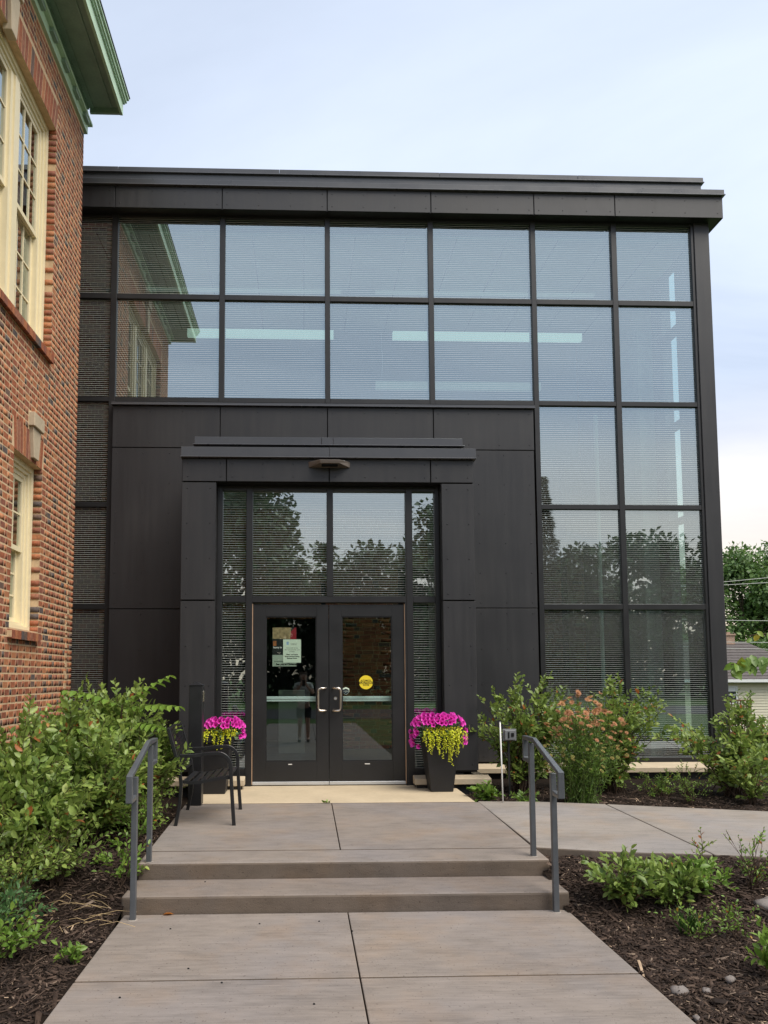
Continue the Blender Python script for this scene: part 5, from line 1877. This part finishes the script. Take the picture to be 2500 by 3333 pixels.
def tree(name, label, base, h, crown, n, mat, leaf, trunk_h, group, limbs=10, trunk_r=0.2, blobs=46, cat='tree', simple=True):
    """crown: (rx, ry, rz) around a centre at h - rz; leaf clumps at the ends of limbs"""
    t = thing(name, label, cat, base, group)
    b = np.array(base, float)
    rx, ry, rzc = crown
    cc = b + np.array([0, 0, h - rzc])
    tr = MB()
    tr.tube([tuple(b - np.array([0, 0, .2])), tuple(b + np.array([.05, 0, trunk_h * .5])), tuple(b + np.array([0, .05, trunk_h])), tuple(cc + np.array([0, 0, rzc * .5]))],
            [trunk_r, trunk_r * .8, trunk_r * .65, trunk_r * .15], 9)
    tr.build('trunk', MT['bark'], t)
    centers, rad = [], []
    lb = MB()
    for k in range(blobs):
        v = unit(rng.normal(0, 1, 3))
        q = rng.uniform(0.45, 0.98)
        c = cc + v * q * np.array([rx, ry, rzc])
        centers.append(c)
        rad.append(rng.uniform(0.16, 0.32) * (rx + ry + rzc) / 3)
        if k < limbs * 2:
            s0 = b + np.array([0, 0, trunk_h * rng.uniform(.75, 1.25)])
            md = (s0 + c) / 2 + np.array([0, 0, rzc * .12])
            lb.tube([tuple(s0), tuple(md), tuple(c)], [trunk_r * .35, trunk_r * .2, trunk_r * .06], 5)
    lb.build('limbs', MT['bark'], t)
    centers = np.array(centers)
    rad = np.array(rad)
    i = rng.integers(0, len(centers), n)
    v = unit(rng.normal(0, 1, (n, 3)))
    P = centers[i] + v * (rad[i] * rng.random(n) ** 0.45)[:, None] * np.array([1.15, 1.15, .85])
    D = unit(v * .6 + rng.normal(0, .6, (n, 3)) + np.array([0, 0, -.25]))
    N = unit(v * .7 + np.array([0, 0, .9]) + rng.normal(0, .4, (n, 3)))
    tone = np.clip(rng.beta(2, 2, n) * .7 + rng.random(len(centers))[i] * .3, 0, .97)
    fo = leaves('crown', P, D, N, rng.uniform(*leaf, n), mat, t, tone, 0.34, simple)
    fo['kind'] = 'stuff'
    return t


def gzf(x, y):
    return float(gz(np.array(float(x)), np.array(float(y))))


GT = 'trees beyond the neighbouring house'
tree('broadleaf_tree', 'broad dark green tree behind the house chimney', (29.5, 36, gzf(29.5, 36)), 11.9, (5.2, 4.5, 5.0), 26000, MT['treeleaf'], (0.20, 0.36), 3.5, GT, blobs=80)
tree('broadleaf_tree', 'tall green tree at the right picture edge beyond the wires', (35.5, 38, gzf(35, 38)), 12.8, (5.0, 4.5, 5.6), 20000, MT['treeleaf'], (0.20, 0.36), 3.5, GT, blobs=70)
tree('broadleaf_tree', 'low bushy green tree right behind the house roof', (26.8, 28.5, gzf(26.8, 28.5)), 5.2, (2.3, 2.0, 2.6), 9000, MT['treeleaf'], (0.14, 0.24), 1.2, GT, blobs=36, trunk_r=.12)
GB = 'trees reflected in the glass'
for (x, y, h, rx, rzc, n, mt, lab) in [
        (-4.0, -42, 16.5, 4.4, 7.8, 12000, 'treeleaf', 'tall tree across the street reflected left of the transom'),
        (3.2, -46, 11.0, 4.2, 5.4, 10000, 'treeleaf', 'round tree across the street reflected in the door transom'),
        (9.5, -44, 12.6, 4.2, 6.2, 10000, 'treeleaf', 'broad tree across the street reflected right of the doors'),
        (15.5, -47, 12.8, 4.4, 6.2, 10000, 'treeleaf', 'round tree across the street reflected behind the conifer'),
        (22.0, -45, 11.4, 4.4, 5.6, 10000, 'treeleaf', 'round tree across the street reflected in the fourth row panes'),
        (28.5, -46, 12.2, 4.6, 6.0, 10000, 'treeleaf', 'broad tree across the street reflected near the corner column'),
        (36.0, -47, 12.4, 5.0, 6.0, 7000, 'treeleaf', 'tree across the street near the right end of the row'),
        (44.0, -48, 11.6, 5.0, 5.6, 5000, 'treeleaf', 'tree across the street at the far right of the row'),
        (-13.0, -46, 12.5, 5.0, 6.0, 6000, 'treeleaf', 'tree across the street on the far left of the row')]:
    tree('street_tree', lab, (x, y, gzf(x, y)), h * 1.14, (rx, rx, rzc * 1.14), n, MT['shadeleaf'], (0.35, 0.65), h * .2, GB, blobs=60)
n = 22000
P = np.stack([rng.uniform(-22, 52, n), rng.uniform(-52, -49, n), rng.random(n) ** .8 * 7.6 - .4], 1)
P[:, 2] *= 0.8 + .2 * np.sin(P[:, 0] * .9)
fo = leaves('hedge', P, rng.normal(0, 1, (n, 3)), rng.normal(0, .6, (n, 3)) + np.array([0, .6, .8]), rng.uniform(.4, .8, n), MT['darkleaf'], None, rng.random(n), 0.36, True)  # hedge added to block bright sky gaps under the reflected crowns
tag(fo, 'long dark hedge added beyond the street trees to fill bright gaps in the reflection', 'hedge', kind='stuff')
# spire shaped conifer in the row
t = thing('conifer', 'narrow dark conifer across the street reflected in the third row pane', 'tree', (19.0, -44, gzf(19, -44)), GB)
MB().tube([(19.0, -44, -.6), (19.0, -44, 16.9)], [.25, .02], 8).build('trunk', MT['bark'], t)
n = 9000
q = rng.random(n) ** 0.7
a = rng.uniform(0, 2 * PI, n)
r = 2.9 * q * rng.uniform(.35, 1.0, n) * (0.8 + .2 * np.sin(q * 60))
P = np.stack([19.0 + r * np.cos(a), -44 + r * np.sin(a), 17.2 - 15.5 * q - .2 * r], 1)
D = np.stack([np.cos(a), np.sin(a), np.full(n, -.35)], 1) + rng.normal(0, .2, (n, 3))
fo = leaves('crown', P, D, rng.normal(0, .3, (n, 3)) + np.array([0, 0, 1]), rng.uniform(.3, .55, n), MT['darkleaf'], t, rng.random(n), 0.16, True)
fo['kind'] = 'stuff'

# young tree whose branch hangs into the picture on the right
yt_ = thing('young_tree', 'young tree with large drooping leaves reaching in from the right', 'tree', (4.25, -4.75, -0.2))
MB().tube([(4.25, -4.75, -0.35), (4.22, -4.72, 0.6), (4.28, -4.7, 1.6), (4.25, -4.7, 2.9)], [.035, .03, .024, .01], 8).build('trunk', MT['bark'], yt_)


def branch(pts, leaf_n, size):
    MB().tube(pts, [.012 - .009 * k / (len(pts) - 1) for k in range(len(pts))], 6).build('branch', MT['stem'], yt_)
    pp = np.array(pts)
    for k in range(leaf_n):
        q = (k + .5) / leaf_n
        q = 0.25 + .75 * q
        s = q * (len(pp) - 1)
        i = min(len(pp) - 2, int(s))
        p = pp[i] + (pp[i + 1] - pp[i]) * (s - i)
        d = unit(np.array([rng.normal(-.25, .5), rng.normal(-.2, .5), -0.9 + rng.normal(0, .35)]))
        leaves('leaf', p[None] + rng.normal(0, .02, (1, 3)), d[None], unit(np.array([rng.normal(-.4, .4), -1, .5]))[None], np.array([rng.uniform(*size)]), MT['leafbright'], yt_,
               np.array([rng.uniform(.2, .75) if rng.random() > .12 else rng.uniform(.88, .97)]), 0.30)


branch([(4.24, -4.72, 1.0), (3.85, -4.66, 1.30), (3.52, -4.62, 1.41), (3.26, -4.60, 1.39), (3.13, -4.6, 1.36)], 44, (.075, .115))
branch([(4.26, -4.72, 1.2), (3.9, -4.62, 1.5), (3.55, -4.55, 1.60), (3.34, -4.5, 1.58)], 14, (.05, .085))
branch([(4.26, -4.70, 1.5), (4.4, -4.5, 2.0), (4.6, -4.3, 2.3)], 18, (.08, .12))
branch([(4.26, -4.70, 1.8), (4.1, -4.9, 2.4), (4.05, -5.1, 2.8)], 18, (.08, .12))
branch([(4.25, -4.70, 2.4), (4.3, -4.7, 2.9), (4.3, -4.7, 3.3)], 16, (.08, .12))

# ------------------------------------------------------------------ neighbouring house
HG = -1.38
hs = thing('neighbour_house', 'cream sided bungalow with brown shingle roof and chimney', 'house', (21.5, 24, HG))
hx0, hx1, hy0, hy1, ez = 16.0, 23.9, 22.0, 29.0, 1.14
wl2 = box('wall', hx0 + .02, hx1 - .02, hy0 + .02, hy1, HG, ez, MT['siding'], hs)
z = HG + 0.12
while z < ez - 0.05:
    MB().hexa([(hx0, hy0 - .012, z), (hx1, hy0 - .012, z), (hx1, hy0 + .02, z), (hx0, hy0 + .02, z)],
              [(hx0, hy0 + .012, z + .125), (hx1, hy0 + .012, z + .125), (hx1, hy0 + .02, z + .125), (hx0, hy0 + .02, z + .125)]).build('siding_board', MT['siding'], wl2)
    z += .128
ov = .35
roof = MB()
A = [(hx0 - ov, hy0 - ov, ez), (hx1 + ov, hy0 - ov, ez), (hx1 + ov, hy1 + ov, ez), (hx0 - ov, hy1 + ov, ez)]
R = [(hx0 + 3.0, (hy0 + hy1) / 2, 3.02), (22.8, (hy0 + hy1) / 2, 3.02)]
roof.add(A + R, [(0, 1, 5, 4), (1, 2, 5), (2, 3, 4, 5), (3, 0, 4), (3, 2, 1, 0)])
ro = roof.build('roof', MT['shingle'], hs)
nv = 13
for k in range(nv):                          # shingle courses on the slope facing the viewer
    q0, q1 = k / nv, (k + 1) / nv
    p = lambda q, s: Vector(A[s]).lerp(Vector(R[s]), q)
    a0, a1, b0, b1 = p(q0, 0), p(q0, 1), p(q1, 0), p(q1, 1)
    nrm_ = Vector((0, -.45, .89)) * 0.03
    MB().add([a0 + nrm_, a1 + nrm_, b1 + nrm_ * .2, b0 + nrm_ * .2, a0, a1], [(0, 1, 2, 3), (4, 5, 1, 0)]).build('shingle_course', MT['shingle'], ro)
box('eave_board', hx0 - ov, hx1 + ov, hy0 - ov - .03, hy0 - ov - .002, ez - .14, ez - .002, MT['whitetrim'], hs)
chm = box('chimney', 21.60, 22.03, 25.2, 25.7, 2.6, 3.36, MT['chimney'], hs)
box('chimney_cap', 21.56, 22.07, 25.15, 25.75, 3.361, 3.44, MT['chimney'], chm)
box('flue', 21.73, 21.90, 25.35, 25.55, 3.441, 3.54, MT['chimney'], chm)
wd = box('window', 19.25, 20.02, hy0 - .035, hy0 - .014, -0.0, 0.84, MT['whitetrim'], hs)
box('pane', 19.34, 19.93, hy0 - .042, hy0 - .036, 0.44, 0.77, MT['darkglass'], wd)
box('pane', 19.34, 19.93, hy0 - .042, hy0 - .036, 0.07, 0.40, MT['darkglass'], wd)
box('blind', 19.35, 19.92, hy0 - .044, hy0 - .0425, 0.58, 0.765, MT['whitetrim'], wd)
wd = box('window', 21.55, 22.4, hy0 - .035, hy0 - .014, -0.9, 0.82, MT['whitetrim'], hs)
box('pane', 21.64, 22.31, hy0 - .042, hy0 - .036, -0.8, 0.74, MT['darkglass'], wd)
o = box('patio', 16, 26, 17.5, 22, HG - .3, HG + .03, MT['concrete2'])
tag(o, 'pale concrete patio before the neighbouring house', 'patio', kind='structure')
# deck railing
dk = thing('deck_railing', 'brown wooden railing with balusters before the cream house', 'railing', (16.8, 17, -1.3))
box('post', 17.27, 17.36, 16.96, 17.05, -1.3, 0.32, MT['deckwood'], dk)
box('post', 15.6, 15.69, 16.96, 17.05, -1.3, 0.32, MT['deckwood'], dk)
box('top_rail', 15.5, 17.42, 16.94, 17.07, 0.321, 0.37, MT['deckwood'], dk)
box('bottom_rail', 15.7, 17.27, 16.97, 17.04, -0.95, -0.89, MT['deckwood'], dk)
for k in range(13):
    x = 15.78 + k * .118
    box('baluster', x - .014, x + .014, 16.99, 17.02, -0.89, 0.3205, MT['deckwood'], dk)

# overhead wires
for (z0, z1, y, lab) in ((4.56, 4.70, 14, 'upper overhead wire crossing before the green trees'), (4.47, 4.55, 14.2, 'second overhead wire just under the upper one'),
                         (3.22, 3.20, 14.1, 'middle overhead wire crossing before the dark trees'), (2.46, 2.44, 14.1, 'overhead wire level with the house chimney'),
                         (2.26, 2.22, 14.4, 'lowest overhead wire above the house roof')):
    pts = [(x, y + (x - 15) * .05, z0 + (z1 - z0) * (x - 14.7) / 1.5 + 0.0015 * (x - 15) ** 2) for x in (7, 11, 15, 20, 27, 36)]
    o = MB().tube(pts, 0.011, 5).build('overhead_wire', MT['wire'])
    tag(o, lab, 'wire', 'overhead wires')

# ------------------------------------------------------------------ the person taking the picture (seen faintly in the door glass)
MT['skin'] = plain('skin', (0.50, 0.32, 0.24), 0.6, 0.3, var=0.08, scale=12)
MT['shirt'] = plain('pale_shirt', (0.58, 0.62, 0.58), 0.85, 0.2, var=0.1, scale=9)
MT['shorts'] = plain('dark_shorts', (0.03, 0.032, 0.038), 0.85, 0.2)
MT['hair'] = plain('grey_hair', (0.22, 0.20, 0.18), 0.7, 0.3, var=0.3, scale=40)
pe = thing('person', 'person in pale shirt and dark shorts holding up a phone before the doors', 'person', (0.0, -9.96, -0.29))


def skinned(name, verts, edges, mat, root=0, sub=2):
    """verts: (x, y, z, radius) in the person's own frame"""
    me = bpy.data.meshes.new(name)
    me.from_pydata([v[:3] for v in verts], edges, [])
    o = link(name, me, mat, pe)
    sk_ = o.modifiers.new('skin', 'SKIN')
    layer = me.skin_vertices[0] if len(me.skin_vertices) else None
    if layer is None:
        o.data.update()
        layer = me.skin_vertices.new(name='') if hasattr(me.skin_vertices, 'new') else me.skin_vertices[0]
    for i, v in enumerate(verts):
        r = v[3]
        layer.data[i].radius = r if isinstance(r, tuple) else (r, r)
        layer.data[i].use_root = (i == root)
    s_ = o.modifiers.new('sub', 'SUBSURF')
    s_.levels = sub
    s_.render_levels = sub
    return o


V = [(0, 0, .92, (.145, .10)), (0, 0, 1.06, (.13, .095)), (0, 0, 1.24, (.15, .105)), (0, 0, 1.37, (.10, .08)), (0, .01, 1.45, .052), (0, .025, 1.52, .07), (0, .025, 1.59, .088), (0, .015, 1.655, .06)]
E_ = [(i, i + 1) for i in range(7)]
for s in (-1, 1):
    b = len(V)
    V += [(s * .165, 0, 1.375, .055), (s * .23, .07, 1.16, .042), (s * .085, .255, 1.345, .028), (s * .062, .285, 1.40, (.034, .016))]
    E_ += [(3, b), (b, b + 1), (b + 1, b + 2), (b + 2, b + 3)]
    for q in range(4):                      # fingers curled round the phone
        c = len(V)
        V += [(s * (.050 + .003 * q), .305, 1.415 + .017 * q - .02, .0095), (s * (.028 + .003 * q), .318 + .004 * q, 1.425 + .017 * q - .02, .0085)]
        E_ += [(b + 3, c), (c, c + 1)]
    c = len(V)
    V += [(s * .045, .275, 1.38, .011), (s * .024, .285, 1.395, .009)]
    E_ += [(b + 3, c), (c, c + 1)]
    b = len(V)
    V += [(s * .085, 0, .84, .088), (s * .095, .015, .50, .058), (s * .10, -.01, .30, .05), (s * .10, -.02, .085, .036), (s * .11, .10, .035, (.042, .028))]
    E_ += [(0, b), (b, b + 1), (b + 1, b + 2), (b + 2, b + 3), (b + 3, b + 4)]
skinned('body', V, E_, MT['skin'])
V = [(0, 0, .88, (.175, .125)), (0, 0, 1.04, (.155, .115)), (0, 0, 1.24, (.168, .122)), (0, 0, 1.38, (.11, .09))]
E_ = [(0, 1), (1, 2), (2, 3)]
for s in (-1, 1):
    b = len(V)
    V += [(s * .17, 0, 1.375, .07), (s * .205, .04, 1.25, .062)]
    E_ += [(3, b), (b, b + 1)]
skinned('shirt', V, E_, MT['shirt'])
V = [(0, 0, .90, (.158, .115))]
E_ = []
for s in (-1, 1):
    b = len(V)
    V += [(s * .09, 0, .80, .103), (s * .098, .01, .56, .09)]
    E_ += [(0, b), (b, b + 1)]
skinned('shorts', V, E_, MT['shorts'])
skinned('hair', [(0, .0, 1.60, .092), (0, -.005, 1.665, .075), (0, -.035, 1.56, .075)], [(0, 1), (0, 2)], MT['hair'])
for s in (-1, 1):
    skinned('shoe', [(s * .10, -.045, .045, .042), (s * .105, .04, .042, .045), (s * .112, .125, .035, .038)], [(0, 1), (1, 2)], MT['shorts'], sub=1)
    skinned('ear', [(s * .088, .02, 1.575, .012), (s * .092, .012, 1.60, .012)], [(0, 1)], MT['skin'], sub=1)
    skinned('eye', [(s * .032, .103, 1.593, .009), (s * .034, .104, 1.593, .008)], [(0, 1)], MT['ink'], sub=1)
skinned('nose', [(0, .108, 1.585, .010), (0, .122, 1.56, .013)], [(0, 1)], MT['skin'], sub=1)
skinned('mouth', [(-.02, .098, 1.525, .006), (.02, .098, 1.525, .006)], [(0, 1)], MT['posterred'], sub=1)
ph_ = thing('phone', 'dark phone held up in both hands by the person', 'phone', (0, -9.66, 1.13))
box('case', -0.037, 0.037, -9.668, -9.660, 1.055, 1.21, MT['blackmetal'], ph_, bevel=0.003)
box('lens', 0.012, 0.028, -9.6595, -9.658, 1.18, 1.196, MT['gap'], ph_)
